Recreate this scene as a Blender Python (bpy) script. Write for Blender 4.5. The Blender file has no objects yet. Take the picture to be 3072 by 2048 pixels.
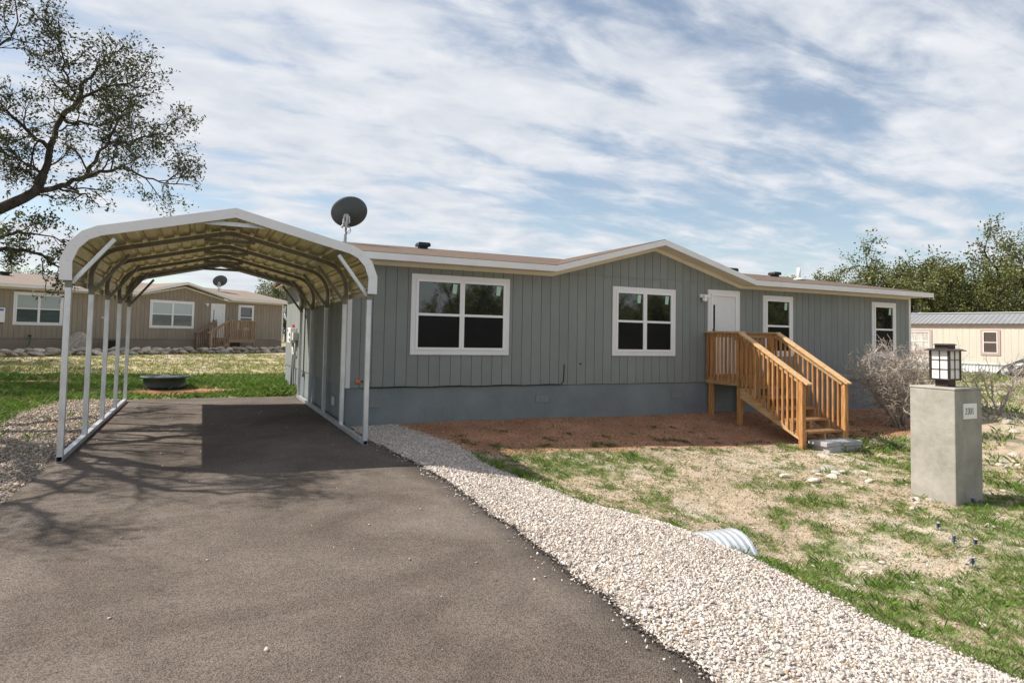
import bpy, bmesh, math, random
import numpy as np
from mathutils import Vector, Matrix

random.seed(7)
RNG = np.random.default_rng(7)
scene = bpy.context.scene
COL = scene.collection

# ------------------------------------------------------------------ camera
cam_data = bpy.data.cameras.new("camera")
cam = bpy.data.objects.new("camera", cam_data)
COL.objects.link(cam)
cam_data.sensor_width = 36.0
cam_data.lens = 1934.0 / 3072.0 * 36.0
cam_data.shift_y = -107.0 / 3072.0
cam_data.clip_start = 0.05
cam_data.clip_end = 3000
cam.matrix_world = Matrix(((0.902, -0.038, -0.431, 0), (-0.432, -0.034, -0.901, 0), (0.019, 0.999, -0.047, 1.55), (0, 0, 0, 1)))
_m = cam.matrix_world.to_3x3().to_quaternion().normalized().to_matrix().to_4x4()
_m.translation = (0, 0, 1.55)
cam.matrix_world = _m
scene.camera = cam

# ------------------------------------------------------------------ world
SUN = Vector((-0.735, 0.50, 1.0)).normalized()
world = bpy.data.worlds.new("World")
scene.world = world
world.use_nodes = True
wn, wl = world.node_tree.nodes, world.node_tree.links
wn.clear()
wout = wn.new("ShaderNodeOutputWorld")
wbg = wn.new("ShaderNodeBackground")
wl.new(wbg.outputs[0], wout.inputs[0])
sky = wn.new("ShaderNodeTexSky")
sky.sky_type = 'NISHITA'
sky.sun_disc = False
sky.sun_elevation = math.asin(SUN.z)
sky.sun_rotation = math.atan2(SUN.x, SUN.y)
sky.air_density = 1.0
sky.dust_density = 0.6
sky.ozone_density = 1.5
SKY_STRENGTH = 0.093
wbg.inputs[1].default_value = SKY_STRENGTH


def wmath(op, a, b=None, clamp=False):
    n = wn.new("ShaderNodeMath")
    n.operation = op
    n.use_clamp = clamp
    for i, s in enumerate((a, b)):
        if s is None:
            continue
        if isinstance(s, (int, float)):
            n.inputs[i].default_value = s
        else:
            wl.new(s, n.inputs[i])
    return n.outputs[0]


wtc = wn.new("ShaderNodeTexCoord")
wsep = wn.new("ShaderNodeSeparateXYZ")
wl.new(wtc.outputs["Generated"], wsep.inputs[0])
zz = wmath('ADD', wmath('MAXIMUM', wsep.outputs[2], 0.0), 0.16)
wcomb = wn.new("ShaderNodeCombineXYZ")
wl.new(wmath('DIVIDE', wsep.outputs[0], zz), wcomb.inputs[0])
wl.new(wmath('DIVIDE', wsep.outputs[1], zz), wcomb.inputs[1])


def wnoise(scale_xyz, rot, scale, detail, rough, dist, loc=(0, 0, 0)):
    mp = wn.new("ShaderNodeMapping")
    mp.inputs["Rotation"].default_value = (0, 0, math.radians(rot))
    mp.inputs["Scale"].default_value = scale_xyz
    mp.inputs["Location"].default_value = loc
    wl.new(wcomb.outputs[0], mp.inputs[0])
    n = wn.new("ShaderNodeTexNoise")
    n.inputs["Scale"].default_value = scale
    n.inputs["Detail"].default_value = detail
    n.inputs["Roughness"].default_value = rough
    n.inputs["Distortion"].default_value = dist
    wl.new(mp.outputs[0], n.inputs["Vector"])
    return n.outputs["Fac"]


big = wnoise((1, 1.7, 1), 18, 0.62, 4, 0.5, 0.5, (3.1, 1.7, 0))
wisp = wnoise((1, 2.5, 1), 24, 2.0, 9, 0.58, 0.5, (0.4, 5.2, 0))
puff = wnoise((1, 1.4, 1), 20, 4.2, 7, 0.55, 0.3, (8.4, 2.2, 0))
dens = wmath('ADD', wmath('MULTIPLY', big, 1.0), wmath('ADD', wmath('MULTIPLY', wisp, 0.95), wmath('MULTIPLY', puff, 0.42)))
cr = wn.new("ShaderNodeValToRGB")
cr.color_ramp.interpolation = 'EASE'
cr.color_ramp.elements[0].position = 0.395
cr.color_ramp.elements[0].color = (0.16, 0.16, 0.16, 1)
cr.color_ramp.elements[1].position = 0.55
cr.color_ramp.elements[1].color = (1, 1, 1, 1)
wl.new(wmath('DIVIDE', dens, 2.37), cr.inputs[0])
haze_f = wmath('MULTIPLY', wmath('POWER', wmath('SUBTRACT', 1.0, wmath('MAXIMUM', wsep.outputs[2], 0.0), True), 7.0), 0.55)
fac = wmath('MAXIMUM', cr.outputs[0], haze_f)
cshade = wn.new("ShaderNodeMixRGB")
cshade.inputs[1].default_value = (3.6, 4.1, 4.9, 1)
cshade.inputs[2].default_value = (7.5, 7.5, 7.6, 1)
wl.new(wmath('MULTIPLY', puff, 1.0), cshade.inputs[0])
wmix = wn.new("ShaderNodeMixRGB")
wl.new(fac, wmix.inputs[0])
skyb = wn.new("ShaderNodeMixRGB")
skyb.blend_type = 'MULTIPLY'
skyb.inputs[0].default_value = 1.0
skyb.inputs[2].default_value = (1.12, 1.08, 1.0, 1)
wl.new(sky.outputs[0], skyb.inputs[1])
wl.new(skyb.outputs[0], wmix.inputs[1])
wl.new(cshade.outputs[0], wmix.inputs[2])
wl.new(wmix.outputs[0], wbg.inputs[0])

# ------------------------------------------------------------------ sun
sun_data = bpy.data.lights.new("sun", 'SUN')
sun_data.energy = 5.0
sun_data.angle = math.radians(0.53)
sun_data.color = (1.0, 0.93, 0.83)
sun = bpy.data.objects.new("sun", sun_data)
sun.rotation_euler = (-SUN).to_track_quat('-Z', 'Y').to_euler()
sun.location = (-20, 15, 30)
COL.objects.link(sun)

scene.view_settings.view_transform = 'Standard'
scene.view_settings.look = 'None'
scene.view_settings.exposure = 0.55
scene.view_settings.gamma = 1.0
scene.view_settings.use_curve_mapping = False


# ================================================================== helpers
def tag(o, label=None, cat=None, group=None, kind=None):
    if label:
        o["label"] = label
    if cat:
        o["category"] = cat
    if group:
        o["group"] = group
    if kind:
        o["kind"] = kind
    return o


def thing(name, label, cat, loc=(0, 0, 0), rz=0.0, group=None):
    o = bpy.data.objects.new(name, None)
    o.empty_display_size = 0.2
    o.location = loc
    o.rotation_euler = (0, 0, rz)
    COL.objects.link(o)
    return tag(o, label, cat, group)


def link(name, mesh, parent=None, loc=None, rot=None):
    o = bpy.data.objects.new(name, mesh)
    COL.objects.link(o)
    if parent is not None:
        o.parent = parent
    if loc is not None:
        o.location = loc
    if rot is not None:
        o.rotation_euler = rot
    return o


class MB:
    """collects polygons and links them as ONE mesh object"""

    def __init__(self):
        self.v, self.f, self.m = [], [], []

    def add(self, vs, fs, m=0):
        n = len(self.v)
        self.v.extend([tuple(p) for p in vs])
        for f in fs:
            self.f.append([i + n for i in f])
            self.m.append(m)
        return self

    def box(self, x0, x1, y0, y1, z0, z1, m=0):
        return self.add([(x0, y0, z0), (x1, y0, z0), (x1, y1, z0), (x0, y1, z0), (x0, y0, z1), (x1, y0, z1), (x1, y1, z1), (x0, y1, z1)],
                        [(0, 3, 2, 1), (4, 5, 6, 7), (0, 1, 5, 4), (1, 2, 6, 5), (2, 3, 7, 6), (3, 0, 4, 7)], m)

    def bar(self, p, q, w, h, up=(0, 0, 1), m=0):
        p, q = Vector(p), Vector(q)
        d = (q - p).normalized()
        upv = Vector(up)
        s = d.cross(upv)
        if s.length < 1e-5:
            s = d.cross(Vector((0, 1, 0)))
        s.normalize()
        u = s.cross(d).normalized()
        s, u = s * w / 2, u * h / 2
        return self.add([p - s - u, p + s - u, p + s + u, p - s + u, q - s - u, q + s - u, q + s + u, q - s + u],
                        [(0, 1, 2, 3), (4, 7, 6, 5), (0, 4, 5, 1), (1, 5, 6, 2), (2, 6, 7, 3), (3, 7, 4, 0)], m)

    def prism(self, poly, axis, lo, hi, m=0):
        """poly in the two other axes; axis 'y': (x,z); 'x': (y,z); 'z': (x,y)"""
        n = len(poly)
        mk = {'y': lambda a, b, t: (a, t, b), 'x': lambda a, b, t: (t, a, b), 'z': lambda a, b, t: (a, b, t)}[axis]
        vs = [mk(a, b, lo) for a, b in poly] + [mk(a, b, hi) for a, b in poly]
        fs = [list(range(n - 1, -1, -1)), list(range(n, 2 * n))]
        for i in range(n):
            j = (i + 1) % n
            fs.append((i, j, n + j, n + i))
        return self.add(vs, fs, m)

    def slab(self, pts, t, m=0):
        n = len(pts)
        vs = [tuple(p) for p in pts] + [(p[0], p[1], p[2] - t) for p in pts]
        fs = [list(range(n)), list(range(2 * n - 1, n - 1, -1))]
        for i in range(n):
            j = (i + 1) % n
            fs.append((i, n + i, n + j, j))
        return self.add(vs, fs, m)

    def tube(self, pts, r, n=6, m=0, cap=True):
        pts = [Vector(p) for p in pts]
        if not hasattr(r, '__len__'):
            r = [r] * len(pts)
        base = len(self.v)
        ref = None
        for i, p in enumerate(pts):
            a = pts[max(i - 1, 0)]
            b = pts[min(i + 1, len(pts) - 1)]
            d = (b - a)
            d = d.normalized() if d.length > 1e-9 else Vector((0, 0, 1))
            if ref is None:
                ref = d.orthogonal().normalized()
            u = (ref - d * ref.dot(d))
            u = u.normalized() if u.length > 1e-6 else d.orthogonal().normalized()
            ref = u
            w = d.cross(u)
            for k in range(n):
                t = 2 * math.pi * k / n
                self.v.append(tuple(p + (u * math.cos(t) + w * math.sin(t)) * r[i]))
        for i in range(len(pts) - 1):
            for k in range(n):
                k2 = (k + 1) % n
                self.f.append((base + i * n + k, base + i * n + k2, base + (i + 1) * n + k2, base + (i + 1) * n + k))
                self.m.append(m)
        if cap:
            self.f.append([base + k for k in range(n - 1, -1, -1)])
            self.m.append(m)
            e = base + (len(pts) - 1) * n
            self.f.append([e + k for k in range(n)])
            self.m.append(m)
        return self

    def lathe(self, prof, n=24, c=(0, 0, 0), m=0):
        base = len(self.v)
        for (r, z) in prof:
            for k in range(n):
                t = 2 * math.pi * k / n
                self.v.append((c[0] + r * math.cos(t), c[1] + r * math.sin(t), c[2] + z))
        for i in range(len(prof) - 1):
            for k in range(n):
                k2 = (k + 1) % n
                self.f.append((base + i * n + k, base + i * n + k2, base + (i + 1) * n + k2, base + (i + 1) * n + k))
                self.m.append(m)
        return self

    def mesh(self, name, mats, smooth=False):
        me = bpy.data.meshes.new(name)
        me.from_pydata(self.v, [], self.f)
        for mt in (mats if isinstance(mats, (list, tuple)) else [mats]):
            me.materials.append(mt)
        if any(self.m):
            me.polygons.foreach_set("material_index", self.m)
        if smooth:
            me.polygons.foreach_set("use_smooth", [True] * len(me.polygons))
        me.update()
        return me

    def build(self, name, mats, parent=None, smooth=False, bevel=0, loc=None, rot=None):
        o = link(name, self.mesh(name, mats, smooth), parent, loc, rot)
        if bevel:
            b = o.modifiers.new("bevel", 'BEVEL')
            b.width = bevel
            b.segments = 2
            b.limit_method = 'ANGLE'
        return o


def fast_mesh(name, V, F, mat_, col=None, smooth=False):
    V = np.ascontiguousarray(V, dtype=np.float32)
    F = np.ascontiguousarray(F, dtype=np.int32)
    me = bpy.data.meshes.new(name)
    nf, k = F.shape
    me.vertices.add(len(V))
    me.vertices.foreach_set("co", V.ravel())
    me.loops.add(nf * k)
    me.loops.foreach_set("vertex_index", F.ravel())
    me.polygons.add(nf)
    me.polygons.foreach_set("loop_start", np.arange(0, nf * k, k, dtype=np.int32))
    if smooth:
        me.polygons.foreach_set("use_smooth", np.ones(nf, dtype=bool))
    me.update(calc_edges=True)
    if col is not None:
        a = me.color_attributes.new("Col", 'FLOAT_COLOR', 'POINT')
        c4 = np.ones((len(V), 4), dtype=np.float32)
        c4[:, :3] = col
        a.data.foreach_set("color", c4.ravel())
    me.materials.append(mat_)
    return me


# ---------------------------------------------------------------- materials
def newmat(name):
    m = bpy.data.materials.new(name)
    m.use_nodes = True
    nt = m.node_tree
    b = nt.nodes["Principled BSDF"]
    return m, nt, b


def mat(name, col, rough=0.6, metal=0.0, var=0.12, scale=4.0, bump=0.0, bscale=120.0, stretch=(1, 1, 1), bstretch=(1, 1, 1),
        rand=0.0, spec=0.5, col2=None, detail=6.0, coat=0.0, speck=0.0):
    m, nt, b = newmat(name)
    N, L = nt.nodes, nt.links
    tc = N.new("ShaderNodeTexCoord")
    mp = N.new("ShaderNodeMapping")
    mp.inputs["Scale"].default_value = stretch
    L.new(tc.outputs["Object"], mp.inputs[0])
    nz = N.new("ShaderNodeTexNoise")
    nz.inputs["Scale"].default_value = scale
    nz.inputs["Detail"].default_value = detail
    nz.inputs["Roughness"].default_value = 0.6
    vec = mp.outputs[0]
    oi = None
    if rand:
        oi = N.new("ShaderNodeObjectInfo")
        av = N.new("ShaderNodeVectorMath")
        av.operation = 'MULTIPLY_ADD'
        L.new(oi.outputs["Random"], av.inputs[0])
        av.inputs[1].default_value = (37, 91, 53)
        L.new(mp.outputs[0], av.inputs[2])
        vec = av.outputs[0]
    L.new(vec, nz.inputs["Vector"])
    mx = N.new("ShaderNodeMixRGB")
    c2 = col2 if col2 else tuple(min(1, c * (1 + var)) for c in col)
    mx.inputs[1].default_value = (*[c * (1 - var) for c in col], 1)
    mx.inputs[2].default_value = (*c2, 1)
    rp = N.new("ShaderNodeMapRange")
    rp.inputs[1].default_value = 0.3
    rp.inputs[2].default_value = 0.7
    L.new(nz.outputs["Fac"], rp.inputs[0])
    L.new(rp.outputs[0], mx.inputs[0])
    cout = mx.outputs[0]
    if rand:
        hv = N.new("ShaderNodeMapRange")
        hv.inputs[3].default_value = 1 - rand
        hv.inputs[4].default_value = 1 + rand
        L.new(oi.outputs["Random"], hv.inputs[0])
        mu = N.new("ShaderNodeMixRGB")
        mu.blend_type = 'MULTIPLY'
        mu.inputs[0].default_value = 1
        L.new(cout, mu.inputs[1])
        L.new(hv.outputs[0], mu.inputs[2])
        cout = mu.outputs[0]
    if bump or speck:
        mp2 = N.new("ShaderNodeMapping")
        mp2.inputs["Scale"].default_value = bstretch
        L.new(tc.outputs["Object"], mp2.inputs[0])
        n2 = N.new("ShaderNodeTexNoise")
        n2.inputs["Scale"].default_value = bscale
        n2.inputs["Detail"].default_value = 4
        L.new(mp2.outputs[0], n2.inputs["Vector"])
        if speck:
            r2 = N.new("ShaderNodeMapRange")
            r2.inputs[1].default_value = 0.3
            r2.inputs[2].default_value = 0.7
            r2.inputs[3].default_value = 1 - speck
            r2.inputs[4].default_value = 1 + speck
            L.new(n2.outputs["Fac"], r2.inputs[0])
            m2 = N.new("ShaderNodeMixRGB")
            m2.blend_type = 'MULTIPLY'
            m2.inputs[0].default_value = 1
            L.new(cout, m2.inputs[1])
            L.new(r2.outputs[0], m2.inputs[2])
            cout = m2.outputs[0]
        if bump:
            bp = N.new("ShaderNodeBump")
            bp.inputs["Strength"].default_value = bump
            bp.inputs["Distance"].default_value = 0.01
            L.new(n2.outputs["Fac"], bp.inputs["Height"])
            L.new(bp.outputs[0], b.inputs["Normal"])
    L.new(cout, b.inputs["Base Color"])
    b.inputs["Roughness"].default_value = rough
    b.inputs["Metallic"].default_value = metal
    b.inputs["Specular IOR Level"].default_value = spec
    b.inputs["Coat Weight"].default_value = coat
    return m


def attr_mat(name, rough=0.7, trans=0.0, spec=0.3, bump=0.0, bscale=60.0, speck=0.0):
    m, nt, b = newmat(name)
    N, L = nt.nodes, nt.links
    at = N.new("ShaderNodeVertexColor")
    at.layer_name = "Col"
    c = at.outputs[0]
    if speck or bump:
        tc = N.new("ShaderNodeTexCoord")
        nz = N.new("ShaderNodeTexNoise")
        nz.inputs["Scale"].default_value = bscale
        nz.inputs["Detail"].default_value = 5
        L.new(tc.outputs["Object"], nz.inputs["Vector"])
        r2 = N.new("ShaderNodeMapRange")
        r2.inputs[1].default_value = 0.3
        r2.inputs[2].default_value = 0.7
        r2.inputs[3].default_value = 1 - speck
        r2.inputs[4].default_value = 1 + speck
        L.new(nz.outputs["Fac"], r2.inputs[0])
        m2 = N.new("ShaderNodeMixRGB")
        m2.blend_type = 'MULTIPLY'
        m2.inputs[0].default_value = 1
        L.new(c, m2.inputs[1])
        L.new(r2.outputs[0], m2.inputs[2])
        c = m2.outputs[0]
        if bump:
            bp = N.new("ShaderNodeBump")
            bp.inputs["Strength"].default_value = bump
            bp.inputs["Distance"].default_value = 0.02
            L.new(nz.outputs["Fac"], bp.inputs["Height"])
            L.new(bp.outputs[0], b.inputs["Normal"])
    L.new(c, b.inputs["Base Color"])
    b.inputs["Roughness"].default_value = rough
    b.inputs["Specular IOR Level"].default_value = spec
    if trans:
        tr = N.new("ShaderNodeBsdfTranslucent")
        L.new(c, tr.inputs[0])
        mix = N.new("ShaderNodeMixShader")
        mix.inputs[0].default_value = trans
        L.new(b.outputs[0], mix.inputs[1])
        L.new(tr.outputs[0], mix.inputs[2])
        L.new(mix.outputs[0], N["Material Output"].inputs[0])
    return m


M = {}
M['siding'] = mat('grey_siding', (0.228, 0.248, 0.240), 0.75, var=0.07, scale=1.2, bump=0.35, bscale=90, bstretch=(3, 3, 0.5), rand=0.04, spec=0.25, speck=0.10)
M['skirt'] = mat('grey_skirting_sky_tint', (0.190, 0.218, 0.226), 0.8, var=0.15, scale=1.4, bump=0.2, bscale=60, spec=0.2, speck=0.08)  # siding's own paint made bluer: the sky's cast put into the colour
M['tan_siding'] = mat('tan_siding', (0.285, 0.242, 0.190), 0.75, var=0.08, scale=1.2, bump=0.3, bscale=90, bstretch=(3, 3, 0.5), rand=0.05, spec=0.2, speck=0.10)
M['tan_skirt'] = mat('tan_skirting', (0.235, 0.195, 0.15), 0.8, var=0.12, scale=0.9, spec=0.2)
M['side_lit'] = M['siding']
M['trim'] = mat('white_trim', (0.74, 0.74, 0.75), 0.5, var=0.05, scale=2.0, spec=0.4)
M['cream'] = mat('cream_soffit', (0.70, 0.65, 0.54), 0.6, var=0.06, scale=2.5, spec=0.3)
M['vinyl'] = mat('white_vinyl', (0.80, 0.80, 0.81), 0.35, var=0.03, scale=3, spec=0.5)
M['shingle'] = mat('brown_shingle', (0.135, 0.102, 0.080), 0.95, var=0.45, scale=2.2, bump=0.8, bscale=70, stretch=(1.6, 16, 16), spec=0.15, speck=0.25)
M['tan_shingle'] = mat('tan_shingle', (0.235, 0.195, 0.168), 0.95, var=0.16, scale=3.0, bump=0.6, bscale=60, stretch=(3, 12, 12), spec=0.15, speck=0.15)
M['glass'] = mat('window_glass', (0.010, 0.013, 0.013), 0.02, var=0.3, scale=1.0, spec=1.0, coat=0.9)
M['screen'] = mat('insect_screen', (0.010, 0.011, 0.012), 0.22, var=0.3, scale=1.5, spec=0.16)
M['glass_blind'] = mat('blind_behind_glass', (0.38, 0.44, 0.45), 0.15, var=0.12, scale=4, stretch=(0.2, 0.2, 9), spec=0.8, coat=0.5)
M['glass_teal'] = mat('teal_window_glass', (0.05, 0.075, 0.075), 0.08, var=0.5, scale=2.0, stretch=(0.6, 0.6, 4), spec=0.8, coat=0.5)
M['door'] = mat('white_door', (0.72, 0.73, 0.74), 0.35, var=0.06, scale=1.5, spec=0.4)
M['black'] = mat('black_metal', (0.015, 0.015, 0.017), 0.45, var=0.2, scale=6, spec=0.4)
M['rubber'] = mat('black_cable', (0.012, 0.012, 0.014), 0.6, var=0.2, scale=6)
M['orange'] = mat('orange_plastic', (0.70, 0.16, 0.05), 0.5, var=0.1)
M['red'] = mat('red_plastic', (0.62, 0.03, 0.03), 0.45, var=0.1)
M['blue'] = mat('blue_label', (0.04, 0.10, 0.45), 0.5, var=0.05)
M['sticker'] = mat('pale_green_sticker', (0.42, 0.62, 0.50), 0.6, var=0.06)
M['greybox'] = mat('grey_enamel', (0.55, 0.55, 0.53), 0.5, var=0.06, scale=4)
M['pvc'] = mat('grey_conduit', (0.20, 0.21, 0.21), 0.5, var=0.1)
M['galv'] = mat('galvanised_steel', (0.62, 0.65, 0.68), 0.42, metal=0.75, var=0.14, scale=9, stretch=(1, 1, 0.5), bump=0.08, bscale=50)
M['galv_dark'] = mat('galvanised_frame', (0.22, 0.215, 0.19), 0.45, metal=0.7, var=0.18, scale=8)  # darker copy of the galvanised steel: shade under the roof put into colour
M['white_metal'] = mat('white_painted_metal', (0.72, 0.73, 0.76), 0.38, var=0.04, scale=3, spec=0.5)
M['zinc'] = mat('zinc_underside_ground_tint', (0.52, 0.44, 0.24), 0.36, metal=0.9, var=0.22, scale=3.5, stretch=(3, 0.5, 3), bump=0.10, bscale=26, bstretch=(2, .4, 2))  # golden tint is the ground's reflection put into the metal colour
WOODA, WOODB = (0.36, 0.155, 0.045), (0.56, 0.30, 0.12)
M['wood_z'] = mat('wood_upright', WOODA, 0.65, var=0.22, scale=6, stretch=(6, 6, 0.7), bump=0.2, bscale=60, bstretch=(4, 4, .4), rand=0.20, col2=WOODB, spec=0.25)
M['wood_y'] = mat('wood_lengthwise_sunlit', (0.46, 0.27, 0.12), 0.65, var=0.2, scale=6, stretch=(6, 0.7, 5), bump=0.2, bscale=60, bstretch=(4, .4, 4), rand=0.14, col2=(0.64, 0.43, 0.23), spec=0.25)  # paler than the uprights: sun on the rail tops put into the colour
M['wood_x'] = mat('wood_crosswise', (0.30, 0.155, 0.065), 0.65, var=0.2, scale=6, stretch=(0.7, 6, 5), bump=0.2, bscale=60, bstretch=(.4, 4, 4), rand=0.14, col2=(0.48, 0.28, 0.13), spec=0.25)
M['wood_grey'] = mat('weathered_wood', (0.30, 0.20, 0.13), 0.75, var=0.25, scale=5, stretch=(3, 3, 1), rand=0.15, col2=(0.42, 0.31, 0.22), spec=0.2)
M['deckb'] = mat('deck_board_wood', (0.26, 0.15, 0.08), 0.75, var=0.2, scale=6, stretch=(0.7, 6, 5), rand=0.12, col2=(0.38, 0.24, 0.13), spec=0.2)
M['concrete'] = mat('concrete_block', (0.40, 0.40, 0.40), 0.85, var=0.12, scale=6, bump=0.3, bscale=90, rand=0.06, spec=0.2)
M['digit'] = mat('black_numerals', (0.01, 0.015, 0.02), 0.5, var=0.1)
M['plate'] = mat('white_plate', (0.82, 0.83, 0.83), 0.4, var=0.03)
M['lantern'] = mat('dark_bronze', (0.045, 0.032, 0.028), 0.42, metal=0.3, var=0.2, scale=6)
M['frost'] = mat('frosted_white_glass', (0.80, 0.79, 0.77), 0.25, var=0.03, scale=3, spec=0.5)
M['dish'] = mat('dark_grey_dish', (0.075, 0.085, 0.088), 0.55, var=0.15, scale=3, spec=0.35)
M['dishgrey'] = mat('light_grey_plastic', (0.45, 0.46, 0.47), 0.5, var=0.1)
M['riser'] = mat('dark_green_plastic', (0.022, 0.045, 0.040), 0.5, var=0.25, scale=5)
M['riser_lid'] = mat('worn_green_lid', (0.07, 0.095, 0.09), 0.6, var=0.25, scale=9)
M['trailer'] = mat('cream_sheet_wall', (0.66, 0.615, 0.53), 0.6, var=0.06, scale=1.5, stretch=(6, 1, 0.6), rand=0.02, spec=0.3)
M['pink'] = mat('faded_pink_trim', (0.54, 0.39, 0.35), 0.7, var=0.08, scale=3)
M['metalroof'] = mat('grey_metal_roof', (0.30, 0.305, 0.31), 0.45, metal=0.35, var=0.10, scale=2, rand=0.04)
M['curtain'] = mat('pale_curtain', (0.55, 0.52, 0.48), 0.6, var=0.45, scale=3.5, stretch=(3, 3, 0.6), spec=0.4, coat=0.3)
M['blind_dark'] = mat('dark_blind', (0.10, 0.075, 0.06), 0.35, var=0.5, scale=3, stretch=(0.1, 0.1, 14), spec=0.5)
M['tarp'] = mat('black_tarp', (0.012, 0.013, 0.015), 0.35, var=0.3, scale=3, bump=0.6, bscale=6)
M['pot'] = mat('black_pot', (0.012, 0.012, 0.013), 0.6, var=0.2)
M['hose'] = mat('green_hose', (0.02, 0.10, 0.06), 0.5, var=0.2)
M['rock'] = mat('limestone_rock', (0.40, 0.345, 0.285), 0.9, var=0.35, scale=5, bump=0.6, bscale=14, rand=0.28, col2=(0.60, 0.545, 0.48), spec=0.2)
M['whiterock'] = mat('white_limestone', (0.44, 0.39, 0.32), 0.9, var=0.25, scale=8, bump=0.5, bscale=30, rand=0.2, col2=(0.62, 0.575, 0.51), spec=0.2)
M['bark'] = mat('oak_bark', (0.036, 0.028, 0.023), 0.95, var=0.35, scale=7, stretch=(2, 2, 0.6), bump=0.8, bscale=25, col2=(0.085, 0.072, 0.062), spec=0.1)
M['twig'] = mat('grey_twig', (0.34, 0.285, 0.24), 0.9, var=0.3, scale=9, col2=(0.56, 0.50, 0.45), spec=0.1)
M['leaf'] = attr_mat('oak_leaf', 0.5, trans=0.22, spec=0.35)
M['grass'] = attr_mat('grass_blade', 0.6, trans=0.30, spec=0.2)
M['stone'] = attr_mat('gravel_stone', 0.9, spec=0.2, speck=0.12, bscale=80)
M['petal'] = mat('blue_petal', (0.05, 0.055, 0.30), 0.6, var=0.2)
M['petal_white'] = mat('white_petal', (0.75, 0.72, 0.68), 0.6, var=0.1)
M['stem'] = mat('green_stem', (0.07, 0.14, 0.03), 0.6, var=0.2)

# pillar stucco: trowelled cement
m, nt, b = newmat('trowelled_cement')
N, L = nt.nodes, nt.links
tc = N.new("ShaderNodeTexCoord")
n1 = N.new("ShaderNodeTexNoise")
n1.inputs["Scale"].default_value = 3.2
n1.inputs["Detail"].default_value = 8
n1.inputs["Roughness"].default_value = 0.62
n1.inputs["Distortion"].default_value = 0.25
L.new(tc.outputs["Object"], n1.inputs["Vector"])
rp = N.new("ShaderNodeValToRGB")
rp.color_ramp.elements[0].position = 0.28
rp.color_ramp.elements[0].color = (0.255, 0.242, 0.212, 1)
rp.color_ramp.elements[1].position = 0.66
rp.color_ramp.elements[1].color = (0.40, 0.382, 0.338, 1)
L.new(n1.outputs["Fac"], rp.inputs[0])
L.new(rp.outputs[0], b.inputs["Base Color"])
n2 = N.new("ShaderNodeTexNoise")
n2.inputs["Scale"].default_value = 16
n2.inputs["Detail"].default_value = 8
n2.inputs["Distortion"].default_value = 0.4
L.new(tc.outputs["Object"], n2.inputs["Vector"])
bp = N.new("ShaderNodeBump")
bp.inputs["Strength"].default_value = 0.25
bp.inputs["Distance"].default_value = 0.02
L.new(n2.outputs["Fac"], bp.inputs["Height"])
L.new(bp.outputs[0], b.inputs["Normal"])
b.inputs["Roughness"].default_value = 0.8
b.inputs["Specular IOR Level"].default_value = 0.25
M['stucco'] = m

# asphalt: coarse aggregate with smoother, paler worn areas
m, nt, b = newmat('asphalt')
N, L = nt.nodes, nt.links
tc = N.new("ShaderNodeTexCoord")


def nnoise(scale, detail, rough=0.6, dist=0.0):
    n = N.new("ShaderNodeTexNoise")
    n.inputs["Scale"].default_value = scale
    n.inputs["Detail"].default_value = detail
    n.inputs["Roughness"].default_value = rough
    n.inputs["Distortion"].default_value = dist
    L.new(tc.outputs["Object"], n.inputs["Vector"])
    return n.outputs["Fac"]


def nmap(s, a, b_, c, d):
    r = N.new("ShaderNodeMapRange")
    r.inputs[1].default_value = a
    r.inputs[2].default_value = b_
    r.inputs[3].default_value = c
    r.inputs[4].default_value = d
    L.new(s, r.inputs[0])
    return r.outputs[0]


vor = N.new("ShaderNodeTexVoronoi")
vor.inputs["Scale"].default_value = 105
L.new(tc.outputs["Object"], vor.inputs["Vector"])
vor2 = N.new("ShaderNodeTexVoronoi")
vor2.inputs["Scale"].default_value = 210
L.new(tc.outputs["Object"], vor2.inputs["Vector"])
worn = nmap(nnoise(0.62, 5, 0.6, 0.8), 0.36, 0.64, 0, 1)
fine = nnoise(210, 3)
mid = nnoise(28, 5, 0.65)
cm = N.new("ShaderNodeMixRGB")
cm.inputs[1].default_value = (0.138, 0.110, 0.089, 1)
cm.inputs[2].default_value = (0.218, 0.181, 0.152, 1)
L.new(worn, cm.inputs[0])


def mulc(a, fac_socket):
    mm = N.new("ShaderNodeMixRGB")
    mm.blend_type = 'MULTIPLY'
    mm.inputs[0].default_value = 1
    L.new(a, mm.inputs[1])
    L.new(fac_socket, mm.inputs[2])
    return mm.outputs[0]


c = mulc(cm.outputs[0], nmap(fine, 0.3, 0.7, 0.72, 1.28))
c = mulc(c, nmap(mid, 0.3, 0.7, 0.82, 1.16))
c = mulc(c, nmap(vor.outputs["Distance"], 0.1, 0.75, 1.18, 0.5))
pit = nnoise(150, 2, 0.5, 0.3)
c = mulc(c, nmap(pit, 0.30, 0.44, 0.38, 1.05))
c = mulc(c, nmap(nnoise(2.4, 5, 0.6, 0.6), 0.32, 0.68, 0.86, 1.10))
L.new(c, b.inputs["Base Color"])
hsum = N.new("ShaderNodeMath")
hsum.operation = 'ADD'
hm = N.new("ShaderNodeMath")
hm.operation = 'MULTIPLY'
L.new(vor.outputs["Distance"], hm.inputs[0])
L.new(nmap(worn, 0, 1, -1.0, -0.35), hm.inputs[1])
hm2 = N.new("ShaderNodeMath")
hm2.operation = 'MULTIPLY'
hm2.inputs[1].default_value = -0.5
L.new(vor2.outputs["Distance"], hm2.inputs[0])
L.new(hm.outputs[0], hsum.inputs[0])
L.new(hm2.outputs[0], hsum.inputs[1])
bp = N.new("ShaderNodeBump")
bp.inputs["Strength"].default_value = 0.75
bp.inputs["Distance"].default_value = 0.010
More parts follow.
